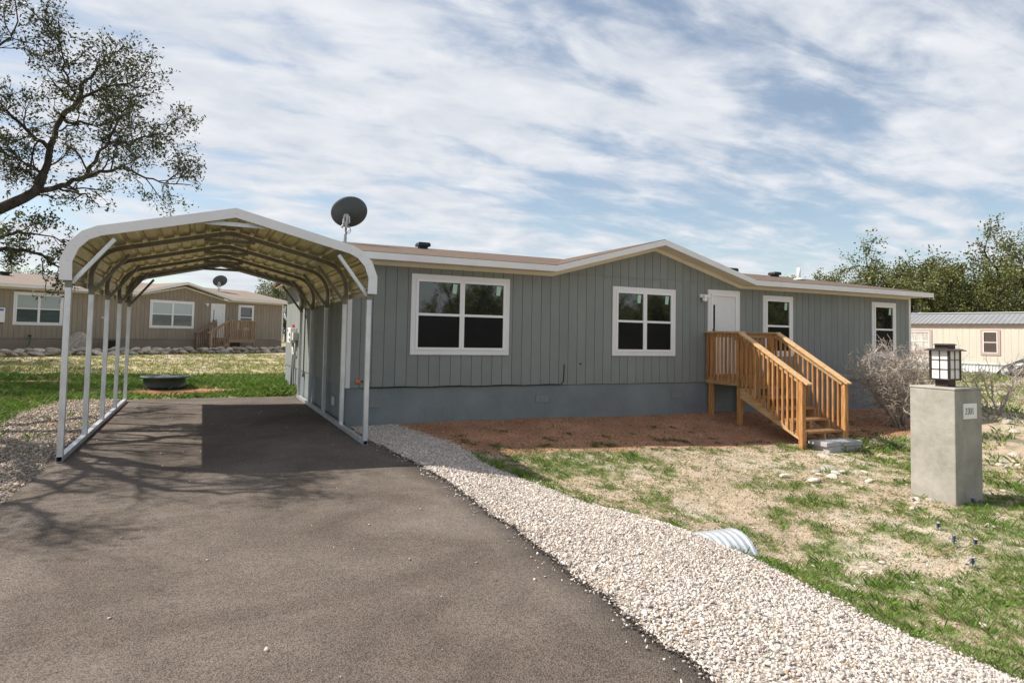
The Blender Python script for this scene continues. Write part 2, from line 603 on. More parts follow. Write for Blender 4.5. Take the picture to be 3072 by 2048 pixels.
L.new(hsum.outputs[0], bp.inputs["Height"])
L.new(bp.outputs[0], b.inputs["Normal"])
b.inputs["Roughness"].default_value = 0.9
b.inputs["Specular IOR Level"].default_value = 0.25
M['asphalt'] = m

M['ground'] = attr_mat('soil_ground', 0.95, spec=0.1, bump=0.9, bscale=75, speck=0.42)

# ================================================================== terrain
_cp = []


def cp(x, y, z):
    _cp.append((x, y, z))


for y in (-6, -2, 2, 5, 8, 11, 14, 16.5):
    cp(-1.6, y, -0.01)
    cp(2.4, y if y < 10 else min(y, 10.9), -0.01) if y <= 11 else None
for y in (-5, -2, 1, 3, 5):
    cp(3.4, y, -0.17)
    cp(4.45, y, -0.43)
cp(4.2, 4.8, -.25); cp(4.35, 4.5, -.33); cp(4.35, 5.1, -.30); cp(3.1, 7, -0.14); cp(3.9, 7, -0.30); cp(3.3, 9, -0.06)
for p in [(-20, 5, .12), (-8, 8, .05), (-4, 10, 0), (-3, 16, 0), (0, 17, 0), (0, 20, .02), (-2, 33, .34), (4, 37.5, .36), (-9, 30, .34),
          (-12, 40, .55), (8, 45, .5), (2.2, 20, .02), (1.5, 28, .22), (-5, 25, .2), (3.2, 10.95, 0), (6, 10.95, 0), (10, 10.95, -.03), (14, 10.95, -.09),
          (17, 10.95, -.13), (5.6, 8.95, -.24), (8.8, 8.9, -.36), (10, 8.3, -.40), (11, 8.3, -.41), (4.4, 7.6, -.36), (6, 7, -.42),
          (8, 6.5, -.47), (8.8, 5.1, -.50), (9.4, 5.6, -.50), (5.2, 4.6, -.62), (7, 4, -.56), (5.6, 2, -.62), (8, 1, -.58), (12, 3, -.5), (16, 6, -.42), (15, 9.5, -.3),
          (25, 15, -.25), (38, 20, .05), (30, 30, .1), (20, 20, -.2), (5.2, -4, -.55), (-6, -4, -.05), (-5, 3, -.02), (14, -4, -.5),
          (60, 40, .3), (60, -10, 0), (-50, 0, .3), (-50, 50, .8), (0, 80, .8), (50, 90, .8), (0, -60, 0), (60, -60, 0), (-60, -60, 0)]:
    cp(*p)
_P = np.array(_cp)


def _k(r2):
    return 0.5 * r2 * np.log(r2 + 1e-9)


_n = len(_P)
_A = np.zeros((_n + 3, _n + 3))
_d2 = ((_P[:, None, :2] - _P[None, :, :2]) ** 2).sum(-1)
_A[:_n, :_n] = _k(_d2) + np.eye(_n) * 0.15
_A[:_n, _n] = 1
_A[:_n, _n + 1:] = _P[:, :2]
_A[_n:, :_n] = _A[:_n, _n:].T
_w = np.linalg.solve(_A, np.concatenate([_P[:, 2], np.zeros(3)]))


def sstep(a, b_, x):
    t = np.clip((x - a) / (b_ - a), 0, 1)
    return t * t * (3 - 2 * t)


def vnoise(x, y, seed=0):
    x, y = np.asarray(x, float), np.asarray(y, float)
    xi, yi = np.floor(x).astype(np.int64), np.floor(y).astype(np.int64)
    fx, fy = x - xi, y - yi
    fx, fy = fx * fx * (3 - 2 * fx), fy * fy * (3 - 2 * fy)

    def h(a, b_):
        q = (a * 374761393 + b_ * 668265263 + seed * 974711) & 0xffffffff
        q = ((q ^ (q >> 13)) * 1274126177) & 0xffffffff
        return ((q ^ (q >> 16)) & 0xffff) / 65535.0
    return (h(xi, yi) * (1 - fx) + h(xi + 1, yi) * fx) * (1 - fy) + (h(xi, yi + 1) * (1 - fx) + h(xi + 1, yi + 1) * fx) * fy


def fbm(x, y, seed=0, o=4):
    s, a, t = 0, 1.0, 0
    for i in range(o):
        s = s + a * vnoise(x * 2 ** i, y * 2 ** i, seed + i * 7)
        t += a
        a *= 0.55
    return s / t


DX0, DX1, DY0, DY1 = -1.52, 2.32, -9.0, 16.45


def drive_right(y):
    return np.interp(y, [-9, 2.3, 3.4, 4.8, 6.6, 7.4, 9.3, 16], [2.15, 2.15, 2.23, 2.32, 2.40, 2.38, 2.28, 2.2])


def H(x, y, micro=True):
    x, y = np.atleast_1d(np.asarray(x, float)), np.atleast_1d(np.asarray(y, float))
    sh = x.shape
    x, y = x.ravel(), y.ravel()
    out = np.zeros(len(x))
    for i in range(0, len(x), 20000):
        xs, ys = x[i:i + 20000], y[i:i + 20000]
        d2 = (xs[:, None] - _P[None, :, 0]) ** 2 + (ys[:, None] - _P[None, :, 1]) ** 2
        out[i:i + 20000] = _k(d2) @ _w[:_n] + _w[_n] + xs * _w[_n + 1] + ys * _w[_n + 2]
    r = np.hypot(x - 5, y - 12)
    out = out * (1 - sstep(55, 90, r)) + 0.3 * sstep(55, 90, r)
    if micro:
        out += (fbm(x * 1.6, y * 1.6, 3) - 0.5) * 0.05 * sstep(0.0, 1.5, np.abs(x - 0.4) - 1.9)
    dd = np.maximum(np.maximum(DX0 - x, x - drive_right(y)), np.maximum(DY0 - y, y - DY1))
    t = sstep(0.0, 0.7, dd)
    
    out = out * t + (-0.012) * (1 - t) - 0.05 * (1 - sstep(-0.03, 0.10, dd))
    return out.reshape(sh)


def h1(x, y):
    return float(H(np.array([x]), np.array([y]))[0])


GY = np.array([-12, 2.2, 3.1, 3.9, 4.6, 5.2, 5.95, 6.9, 7.85, 8.9, 9.25, 10.5, 11.4])
GX = np.array([4.5, 4.49, 4.42, 4.50, 4.50, 4.37, 4.07, 3.86, 3.56, 3.43, 3.38, 3.1, 2.9])


def gravel_edge(y):
    return np.interp(y, GY, GX) + (fbm(y * 1.1, y * 0 + 3.3, 11) - 0.5) * 0.35


def left_edge(y):
    return -2.75 + (fbm(y * 0.7, y * 0 + 9.1, 17) - 0.5) * 0.9 + 0.5 * sstep(9, 6, y)


def gauss(x, y, cx, cy, rx, ry):
    return np.exp(-((x - cx) / rx) ** 2 - ((y - cy) / ry) ** 2)


def in_gravel_r(x, y):
    return (x > drive_right(y) - 0.08) & (x < gravel_edge(y)) & (y < 11.0)


def in_gravel_l(x, y):
    return (x < DX0 + 0.05) & (x > left_edge(y)) & (y < 16.6)


def berm(x, y):
    lim = 8.75 + 0.5 * (fbm(x * 0.8, y * 0.8, 29) - 0.5)
    return sstep(-0.2, 0.25, y - lim) * sstep(2.6, 3.4, x) * (1 - sstep(15.5, 17.5, x)) * (1 - sstep(11.0, 12.5, y))


def green(x, y):
    """how much grass and weed grows at a spot (0..1)"""
    p = fbm(x * 0.85, y * 0.85, 41)
    q = fbm(x * 3.1, y * 3.1, 47)
    r_ = fbm(x * 7.5, y * 7.5, 53)
    g = 0.44 + 1.0 * (p - 0.5) + 1.7 * (q - 0.5) + 1.5 * (r_ - 0.5)
    right = x > 2.3
    g = g - 0.34 * gauss(x, y, 7.2, 7.6, 3.0, 1.3) * right - 0.75 * gauss(x, y, 6.2, 4.25, 0.75, 0.6) - 0.30 * gauss(x, y, 9.3, 7.6, 1.4, 0.6)
    g = g + 0.28 * gauss(x, y, 7.2, 2.8, 2.6, 1.4) + 0.40 * gauss(x, y, 11.9, 8.0, 1.2, 0.8) + 0.25 * gauss(x, y, 5.0, 8.3, 1.1, 0.6)
    g = g + 0.32 * gauss(x, y, 10.5, 4.4, 2.2, 0.9)
    ed = x - gravel_edge(y)
    g = g + 0.55 * np.exp(-(ed / 0.22) ** 2) * (y < 9.0) * right
    g = g - 0.02
    g = g + 0.5 * gauss(x, y, 9.0, 4.85, 0.45, 0.22)
    g = np.where(right, g * (1 - 0.92 * berm(x, y)), g)
    lawn = (~right) | (y > 17)
    g2 = 0.62 + 0.9 * (p - 0.5) + 0.5 * (q - 0.5) + 0.30 * gauss(x, y, 0.5, 18.5, 6, 2.2) - 1.6 * gauss(x, y, -0.55, 18.1, 1.5, 0.85) - 0.5 * gauss(x, y, -4.2, 21.0, 2.2, 0.5) \
        - 0.10 * sstep(28, 31, y)
    g = np.where(lawn, g2, g)
    g = np.where(in_gravel_r(x, y), -1, g)
    g = np.where(in_gravel_l(x, y), np.where(q > 0.62, 0.15, -1), g)
    g = np.where((x > DX0 - 0.03) & (x < DX1 + 0.03) & (y < DY1 + 0.05), -1, g)
    return np.clip(g, 0, 1)


def grid_axis(lo, hi, segs):
    """segs: list of (start, end, step)"""
    a = []
    for s, e, st in segs:
        a.extend(np.arange(s, e, st))
    a = np.array(a)
    left = [a[0]]
    st = 0.6
    while left[-1] > lo:
        left.append(left[-1] - st)
        st *= 1.28
    right = [a[-1]]
    st = 0.6
    while right[-1] < hi:
        right.append(right[-1] + st)
        st *= 1.28
    return np.concatenate([np.array(left[1:])[::-1], a, np.array(right[1:])])


gx = grid_axis(-900, 900, [(-12, -4, 0.35), (-4, 13, 0.12), (13, 20, 0.3), (20, 42, 0.8)])
gy = grid_axis(-900, 900, [(-8, 1.5, 0.5), (1.5, 12, 0.12), (12, 22, 0.22), (22, 44, 0.5)])
GXm, GYm = np.meshgrid(gx, gy, indexing='ij')
Z = H(GXm, GYm)
xs, ys = GXm.ravel(), GYm.ravel()
gcol = np.zeros((len(xs), 3))
f1, f2 = fbm(xs * 0.7, ys * 0.7, 61), fbm(xs * 4.2, ys * 4.2, 67)
sand = np.array([0.42, 0.335, 0.255])[None] * (0.80 + 0.5 * f2[:, None]) * (0.9 + 0.2 * f1[:, None])
lime = np.array([0.50, 0.45, 0.375])[None] * (0.75 + 0.5 * f2[:, None])
far = np.array([0.30, 0.265, 0.19])[None] * (0.8 + 0.4 * f2[:, None])
gcol = sand * 1.0
wl_ = sstep(0.50, 0.66, fbm(xs * 1.3 + 9, ys * 1.3, 71))[:, None]
gcol = gcol * (1 - wl_ * 0.6) + lime * wl_ * 0.6
fr = sstep(24, 45, np.hypot(xs - 4, ys - 8))[:, None]
gcol = gcol * (1 - fr) + far * fr
bm = berm(xs, ys)[:, None]
redd = np.array([0.37, 0.205, 0.125])[None] * (0.62 + 0.75 * f2[:, None]) * (0.8 + 0.4 * f1[:, None])
gcol = gcol * (1 - bm) + redd * bm
rs = np.clip(1.4 * gauss(xs, ys, -0.7, 18.3, 1.5, 1.0) + 1.1 * gauss(xs, ys, -4.2, 21.0, 2.6, 0.6) + 0.9 * gauss(xs, ys, 0.6, 22.6, 2.5, 0.35), 0, 1)[:, None]
red2 = np.array([0.31, 0.15, 0.08])[None] * (0.6 + 0.8 * f2[:, None])
gcol = gcol * (1 - rs) + red2 * rs
g_ = green(xs, ys)
gr = sstep(0.25, 0.75, g_)[:, None] * 0.6
grc = np.array([0.165, 0.185, 0.065])[None] * (0.8 + 0.4 * f2[:, None])
lawnf = sstep(21.5, 25, ys)[:, None] * (xs < 9)[:, None]
grc = grc * (1 - lawnf) + np.array([0.30, 0.285, 0.12])[None] * (0.8 + 0.4 * f2[:, None]) * lawnf
gcol = gcol * (1 - gr) + grc * gr
ig = in_gravel_r(xs, ys)
gcol[ig] = np.array([0.40, 0.35, 0.305]) * (0.8 + 0.4 * f2[ig][:, None])
ig = in_gravel_l(xs, ys)
gcol[ig] = np.array([0.27, 0.235, 0.20]) * (0.7 + 0.6 * f2[ig][:, None])
V = np.stack([xs, ys, Z.ravel()], 1)
ni, nj = len(gx), len(gy)
idx = np.arange(ni * nj).reshape(ni, nj)
F = np.stack([idx[:-1, :-1], idx[1:, :-1], idx[1:, 1:], idx[:-1, 1:]], -1).reshape(-1, 4)
ground = link("ground", fast_mesh("ground", V, F, M['ground'], gcol, smooth=True))
tag(ground, kind='structure')

# driveway: ragged edged asphalt sheet
mb = MB()
ysd = np.arange(DY0, DY1 + 0.01, 0.06)
lx = DX0 + (fbm(ysd * 2.5, ysd * 0 + 1, 5) - 0.5) * 0.10 + (vnoise(ysd * 14, ysd * 0, 6) - 0.5) * 0.035 - 0.03 * sstep(8, 12, ysd)
rx = drive_right(ysd) + (fbm(ysd * 2.5, ysd * 0 + 8, 9) - 0.5) * 0.09 + (vnoise(ysd * 14, ysd * 0, 12) - 0.5) * 0.04
nx = 14
vv, ff = [], []
for i, y in enumerate(ysd):
    for k in range(nx + 1):
        t = k / nx
        e = min(t, 1 - t)
        vv.append((lx[i] + (rx[i] - lx[i]) * t, y, 0.0 if e > 0 else -0.010))
    vv.append((rx[i] + 0.01, y, -0.07))
    vv.append((lx[i] - 0.01, y, -0.07))
W_ = nx + 3
for i in range(len(ysd) - 1):
    a, b_ = i * W_, (i + 1) * W_
    for k in range(nx):
        ff.append((a + k, a + k + 1, b_ + k + 1, b_ + k))
    ff.append((a + nx, a + nx + 1, b_ + nx + 1, b_ + nx))
    ff.append((a + nx + 2, a, b_, b_ + nx + 2))
mb.add(vv, ff)
drive = mb.build("driveway", M['asphalt'], smooth=True)
tag(drive, kind='structure')
rd = MB().box(-80, 80, -16, -9.02, -0.3, 0.012)
road = rd.build("road", M['asphalt'])
tag(road, kind='structure')


# ------------------------------------------------------------------ gravel
_ICO = None


def stones(n, xy, size, seed, pal, zoff=0.0, sink=0.25, ico=True, hfun=H):
    """irregular crushed stones as one mesh"""
    rng = np.random.default_rng(seed)
    if ico:
        t = (1 + 5 ** 0.5) / 2
        base = np.array([(-1, t, 0), (1, t, 0), (-1, -t, 0), (1, -t, 0), (0, -1, t), (0, 1, t), (0, -1, -t), (0, 1, -t), (t, 0, -1), (t, 0, 1), (-t, 0, -1), (-t, 0, 1)]) / 1.9
        fc = np.array([(0, 11, 5), (0, 5, 1), (0, 1, 7), (0, 7, 10), (0, 10, 11), (1, 5, 9), (5, 11, 4), (11, 10, 2), (10, 7, 6), (7, 1, 8), (3, 9, 4), (3, 4, 2), (3, 2, 6), (3, 6, 8), (3, 8, 9), (4, 9, 5), (2, 4, 11), (6, 2, 10), (8, 6, 7), (9, 8, 1)])
    else:
        base = np.array([(1, 0, 0), (-1, 0, 0), (0, 1, 0), (0, -1, 0), (0, 0, 1), (0, 0, -1)], float)
        fc = np.array([(0, 2, 4), (2, 1, 4), (1, 3, 4), (3, 0, 4), (2, 0, 5), (1, 2, 5), (3, 1, 5), (0, 3, 5)])
    n = len(xy)
    k = len(base)
    rad = rng.uniform(0.42, 1.35, (n, k, 1))
    sc = np.stack([rng.uniform(0.8, 1.5, n), rng.uniform(0.6, 1.1, n), rng.uniform(0.28, 0.7, n)], 1)[:, None, :]
    P = base[None] * rad * sc * size[:, None, None]
    q = rng.normal(size=(n, 4)) * np.array([1.0, 0.35, 0.35, 1.0])
    q /= np.linalg.norm(q, axis=1)[:, None]
    w, x, y, z = q.T
    R = np.stack([np.stack([1 - 2 * (y * y + z * z), 2 * (x * y - w * z), 2 * (x * z + w * y)], -1),
                  np.stack([2 * (x * y + w * z), 1 - 2 * (x * x + z * z), 2 * (y * z - w * x)], -1),
                  np.stack([2 * (x * z - w * y), 2 * (y * z + w * x), 1 - 2 * (x * x + y * y)], -1)], 1)
    P = np.einsum('nij,nkj->nki', R, P)
    z0 = hfun(xy[:, 0], xy[:, 1]) + zoff + size * sink
    if hfun is H:
        ee = xy[:, 0] - edge_r(xy[:, 1])
        z0 = np.where((ee < 0.10) & (xy[:, 0] > 1.5) & (xy[:, 1] < 11), np.maximum(z0, -0.012 + size * sink), z0)
    P += np.concatenate([xy, z0[:, None]], 1)[:, None, :]
    pal = np.array(pal)
    cidx = rng.choice(len(pal), n, p=pal[:, 3] / pal[:, 3].sum())
    cc = pal[cidx, :3] * rng.uniform(0.68, 1.16, (n, 1))
    C_ = np.repeat(cc, k, axis=0)
    Fm = (fc[None] + (np.arange(n) * k)[:, None, None]).reshape(-1, 3)
    return P.reshape(-1, 3), Fm, C_


GPAL = [(0.61, 0.545, 0.49, 6), (0.70, 0.64, 0.585, 4), (0.54, 0.465, 0.41, 3), (0.42, 0.385, 0.36, 1.4), (0.40, 0.26, 0.155, 0.35), (0.30, 0.265, 0.24, 0.8)]
rng = np.random.default_rng(101)


def pts_in(n, x0, x1, y0, y1, test, rng):
    out = []
    tot = 0
    while tot < n:
        a = np.stack([rng.uniform(x0, x1, n), rng.uniform(y0, y1, n)], 1)
        a = a[test(a[:, 0], a[:, 1])]
        out.append(a)
        tot += len(a)
        if len(a) == 0:
            break
    return np.concatenate(out)[:n]


edge_r = lambda y: np.interp(y, ysd, rx)
edge_l = lambda y: np.interp(y, ysd, lx)


def tr(x, y):
    e = gravel_edge(y) + rng.normal(0, 0.07, len(y))
    inner = edge_r(y) + 0.004 - np.abs(rng.normal(0, 0.03, len(y))) * (rng.random(len(y)) < 0.10)
    ok = (x > inner) & (x < e)
    return ok & ~((x > 2.19) & (y > 10.93))


near = pts_in(50000, 2.0, 4.9, 1.4, 4.6, tr, rng)
farp = pts_in(44000, 2.0, 4.7, 4.6, 11.0, tr, rng)
nsz = 0.0036 + 0.0132 * rng.random(len(near)) ** 3.0
det = (nsz > 0.0062) & (near[:, 1] < 3.9)
V1, F1, C1 = stones(0, near[det], nsz[det], 1, GPAL)
V0, F0, C0 = stones(0, near[~det], nsz[~det], 14, GPAL, ico=False)
V1, F1, C1 = np.concatenate([V1, V0]), np.concatenate([F1, F0 + len(V1)]), np.concatenate([C1, C0])
V2, F2, C2 = stones(0, farp, 0.006 + 0.0125 * rng.random(len(farp)) ** 2.6, 2, GPAL, ico=False)
big_ = pts_in(700, 2.3, 4.9, 1.5, 8.5, tr, rng)
V3, F3, C3 = stones(0, big_, 0.017 + 0.010 * rng.random(len(big_)), 3, GPAL)
sy = rng.uniform(1.5, 9.5, 900)
sx = np.where(rng.random(900) < 0.35, edge_r(sy) - np.abs(rng.normal(0, 0.09, 900)), gravel_edge(sy) + np.abs(rng.normal(0, 0.16, 900)))
stray = np.stack([sx, sy], 1)
V4, F4, C4 = stones(0, stray, 0.005 + 0.011 * rng.random(900) ** 2, 4, GPAL, ico=False, hfun=lambda x, y: np.where(x < edge_r(y), 0.0, H(x, y)))
V3, F3, C3 = np.concatenate([V3, V4]), np.concatenate([F3, F4 + len(V3)]), np.concatenate([C3, C4])
Va, Fa, Ca = np.concatenate([V1, V2, V3]), np.concatenate([F1, F2 + len(V1), F3 + len(V1) + len(V2)]), np.concatenate([C1, C2, C3])
gr_ = link("gravel", fast_mesh("gravel", Va, Fa, M['stone'], Ca))
tag(gr_, "white crushed limestone gravel beside the asphalt driveway", "gravel", kind='stuff')

LPAL = [(0.40, 0.34, 0.28, 5), (0.50, 0.44, 0.38, 3), (0.28, 0.22, 0.17, 3), (0.42, 0.30, 0.17, 0.7)]


def tl(x, y):
    e = left_edge(y) + rng.normal(0, 0.12, len(y))
    return (x < edge_l(y) - 0.01) & (x > e)


lp = pts_in(17000, -4.0, -1.4, 4.5, 16.6, tl, rng)
V1, F1, C1 = stones(0, lp, 0.012 + 0.02 * rng.random(len(lp)) ** 2, 5, LPAL, ico=False)
o = link("dirty_gravel", fast_mesh("dirty_gravel", V1, F1, M['stone'], C1))
tag(o, "dusty brownish gravel left of the carport posts", "gravel", kind='stuff')

# crumbs of asphalt along the ragged right edge and stray pebbles on the surface
ey = rng.uniform(1.4, 9, 3600)
ex = edge_r(ey) + rng.normal(0.0, 0.014, len(ey))
V1, F1, C1 = stones(0, np.stack([ex, ey], 1), 0.004 + 0.008 * rng.random(len(ey)) ** 2, 6, [(0.05, 0.042, 0.037, 3), (0.09, 0.075, 0.062, 2)], ico=False, hfun=lambda x, y: np.zeros(len(x)) - 0.008)
o = link("asphalt_crumbs", fast_mesh("asphalt_crumbs", V1, F1, M['stone'], C1))
tag(o, "dark loose asphalt crumbs along the driveway edge", "crumbs", kind='stuff')
px = rng.uniform(-1.4, 2.1, 130)
py = rng.uniform(2, 15.5, 130)
V1, F1, C1 = stones(0, np.stack([px, py], 1), 0.005 + 0.011 * rng.random(130) ** 3, 8, [(0.6, 0.56, 0.5, 3), (0.4, 0.34, 0.28, 1)], hfun=lambda x, y: np.zeros(len(x)) + 0.002)
o = link("stray_pebbles", fast_mesh("stray_pebbles", V1, F1, M['stone'], C1))
tag(o, "small pale pebbles scattered over the asphalt", "pebbles", kind='stuff')

# red granite grit on the berm along the house and pale grit on the sandy yard
ok = lambda x, y: (berm(x, y) > rng.random(len(x)) * 0.9) & ~in_gravel_r(x, y)
gp = pts_in(17000, 3.0, 15.5, 8.3, 10.9, ok, rng)
V1, F1, C1 = stones(0, gp, 0.006 + 0.016 * rng.random(len(gp)) ** 3, 21, [(0.42, 0.215, 0.12, 4), (0.31, 0.15, 0.08, 3), (0.50, 0.31, 0.20, 1), (0.58, 0.48, 0.38, 0.3)], ico=False)
o = link("granite_grit", fast_mesh("granite_grit", V1, F1, M['stone'], C1))
tag(o, "reddish crushed granite banked against the grey house", "gravel", kind='stuff')
ok = lambda x, y: (green(x, y) < 0.45) & (x > gravel_edge(y) + 0.05) & (berm(x, y) < 0.5)
gp = pts_in(18000, 3.4, 12.5, 1.6, 9.2, ok, rng)
V1, F1, C1 = stones(0, gp, 0.005 + 0.017 * rng.random(len(gp)) ** 4, 23, [(0.50, 0.40, 0.29, 4), (0.56, 0.48, 0.38, 3), (0.40, 0.28, 0.18, 2), (0.62, 0.56, 0.48, 1)], ico=False)
o = link("sandy_grit", fast_mesh("sandy_grit", V1, F1, M['stone'], C1))
tag(o, "pale sandy grit and small stones in the front yard", "grit", kind='stuff')


# ------------------------------------------------------------------ grass
def blades(tx, ty, per, hmin, hmax, spread, width, seed, pal, lean=0.8, flat=0.0):
    rng = np.random.default_rng(seed)
    n = len(tx) * per
    ti = np.repeat(np.arange(len(tx)), per)
    ang = rng.uniform(0, 2 * np.pi, n)
    rr = np.abs(rng.normal(0, spread, n))
    bx, by = tx[ti] + rr * np.cos(ang), ty[ti] + rr * np.sin(ang)
    tuft = rng.uniform(0.6, 1.15, len(tx))[ti]
    hh = rng.uniform(hmin, hmax, n) * tuft
    ang2 = ang + rng.normal(0, 0.7, n)
    ln = np.abs(rng.normal(lean, 0.35, n)) * hh
    dx, dy = np.cos(ang2) * ln, np.sin(ang2) * ln
    z0 = H(bx, by) - 0.004
    w = width * rng.uniform(0.6, 1.3, n)
    wa = ang2 + np.pi / 2 + rng.normal(0, 0.5, n)
    wx, wy = np.cos(wa) * w, np.sin(wa) * w
    hz = hh * (1 - flat * rng.random(n))
    P0 = np.stack([bx - wx, by - wy, z0], 1)
    P1 = np.stack([bx + wx, by + wy, z0], 1)
    P2 = np.stack([bx + dx * 0.4 + wx * 0.8, by + dy * 0.4 + wy * 0.8, z0 + hz * 0.65], 1)
    P3 = np.stack([bx + dx, by + dy, z0 + hz], 1)
    Vv = np.stack([P0, P1, P2, P3], 1).reshape(-1, 3)
    i4 = np.arange(n) * 4
    Ff = np.concatenate([np.stack([i4, i4 + 1, i4 + 2], 1), np.stack([i4, i4 + 2, i4 + 3], 1)])
    pal = np.array(pal)
    tc_ = rng.choice(len(pal), len(tx), p=pal[:, 3] / pal[:, 3].sum())[ti]
    alt = rng.choice(len(pal), n, p=pal[:, 3] / pal[:, 3].sum())
    tc_ = np.where(rng.random(n) < 0.15, alt, tc_)
    cc = pal[tc_, :3] * rng.uniform(0.7, 1.3, (n, 1))
    return Vv, Ff, np.repeat(cc, 4, axis=0)


PG = [(0.115, 0.205, 0.036, 5), (0.155, 0.245, 0.046, 4), (0.20, 0.245, 0.07, 2), (0.30, 0.27, 0.13, 0.5), (0.075, 0.145, 0.028, 1.5)]
PS = [(0.42, 0.35, 0.20, 3), (0.33, 0.28, 0.14, 3), (0.20, 0.21, 0.08, 2), (0.16, 0.20, 0.06, 2)]


def scatter(n, x0, x1, y0, y1, rng, power=1.0, thr=0.0, extra=None):
    a = np.stack([rng.uniform(x0, x1, n), rng.uniform(y0, y1, n)], 1)
    g = green(a[:, 0], a[:, 1])
    k = (g - thr > rng.random(n) ** power * (1 - thr)) & (g > thr)
    if extra is not None:
        k &= extra(a[:, 0], a[:, 1])
    return a[k]


nothouse = lambda x, y: ~((x > 2.1) & (x < 17.2) & (y > 10.85) & (y < 20)) & ~((x > 9.9) & (x < 11.4) & (y > 8.1) & (y < 9.4) & (np.abs(x - 10.6) < 0.45))
a = scatter(42000, 3.2, 13.0, 1.2, 10.8, rng, thr=0.22, extra=nothouse)
V1, F1, C1 = blades(a[:, 0], a[:, 1], 18, 0.010, 0.036, 0.027, 0.0020, 31, PG, lean=0.9, flat=0.4)
a = scatter(12000, 3.2, 12.0, 1.2, 10.8, rng, thr=0.40, extra=nothouse)
V2, F2, C2 = blades(a[:, 0], a[:, 1], 10, 0.03, 0.085, 0.04, 0.0016, 32, PG, lean=0.6)
a = scatter(15000, 3.2, 12.0, 1.2, 10.0, rng, thr=0.02, extra=lambda x, y: nothouse(x, y) & (green(x, y) < 0.55))
V3, F3, C3 = blades(a[:, 0], a[:, 1], 9, 0.015, 0.05, 0.045, 0.0016, 33, PS, lean=1.1)
a = scatter(14000, 10.5, 38, 0.5, 22, rng, thr=0.15, extra=nothouse)
V4, F4, C4 = blades(a[:, 0], a[:, 1], 10, 0.04, 0.15, 0.10, 0.010, 34, PG + PS, lean=0.8)
a = pts_in(17000, 3.4, 12.5, 1.4, 9.2, lambda x, y: (x > gravel_edge(y) + 0.02) & nothouse(x, y) & (berm(x, y) < 0.4) & (fbm(x * 1.7, y * 1.7, 57) > rng.random(len(x)) * 0.95), rng)
V6, F6, C6 = blades(a[:, 0], a[:, 1], 9, 0.006, 0.026, 0.022, 0.0017, 40, [(0.13, 0.20, 0.045, 3), (0.20, 0.23, 0.075, 3), (0.28, 0.26, 0.12, 2), (0.10, 0.16, 0.035, 2)], lean=1.0)
bx = np.concatenate([rng.uniform(3.6, 9.8, 60), rng.uniform(11.2, 15.2, 26)])
by = rng.uniform(8.75, 10.3, len(bx))
by = np.where(rng.random(len(bx)) < 0.6, rng.uniform(8.6, 9.3, len(bx)), by)
V5, F5, C5 = blades(bx, by, 90, 0.012, 0.045, 0.065, 0.0026, 35, [(0.085, 0.13, 0.035, 3), (0.12, 0.15, 0.05, 2), (0.2, 0.2, 0.08, 1)], lean=0.9)
parts = [(V1, F1, C1), (V2, F2, C2), (V3, F3, C3), (V4, F4, C4), (V5, F5, C5), (V6, F6, C6)]


def merge(parts):
    off, Vs, Fs, Cs = 0, [], [], []
    for v_, f_, c_ in parts:
        Vs.append(v_); Fs.append(f_ + off); Cs.append(c_)
        off += len(v_)
    return np.concatenate(Vs), np.concatenate(Fs), np.concatenate(Cs)


o = link("yard_grass", fast_mesh("yard_grass", *merge(parts)[:2], M['grass'], merge(parts)[2]))
tag(o, "patchy green weeds and grass in the front yard", "grass", kind='stuff')

PL = [(0.27, 0.28, 0.09, 3), (0.20, 0.235, 0.06, 3), (0.36, 0.32, 0.15, 2)]
a = scatter(9000, -7, 3.6, 16.5, 23, rng, thr=0.15, extra=nothouse)
V1, F1, C1 = blades(a[:, 0], a[:, 1], 13, 0.04, 0.14, 0.07, 0.008, 36, PG, lean=0.8)
a = scatter(12000, -14, 9, 22, 36, rng, thr=0.1, extra=nothouse)
V2, F2, C2 = blades(a[:, 0], a[:, 1], 10, 0.03, 0.09, 0.10, 0.012, 37, PL, lean=0.9)
a = scatter(3500, -8, -1.6, 9.5, 16.6, rng, thr=0.1)
V3, F3, C3 = blades(a[:, 0], a[:, 1], 20, 0.03, 0.12, 0.05, 0.005, 38, PG, lean=0.8)
a = np.stack([rng.uniform(1.3, 2.16, 70), rng.uniform(16.6, 19.5, 70)], 1)
V4, F4, C4 = blades(a[:, 0], a[:, 1], 40, 0.05, 0.22, 0.10, 0.006, 39, PG, lean=0.9)
parts = [(V1, F1, C1), (V2, F2, C2), (V3, F3, C3), (V4, F4, C4)]
o = link("lawn_grass", fast_mesh("lawn_grass", *merge(parts)[:2], M['grass'], merge(parts)[2]))
tag(o, "green lawn between the carport and the tan house", "grass", kind='stuff')


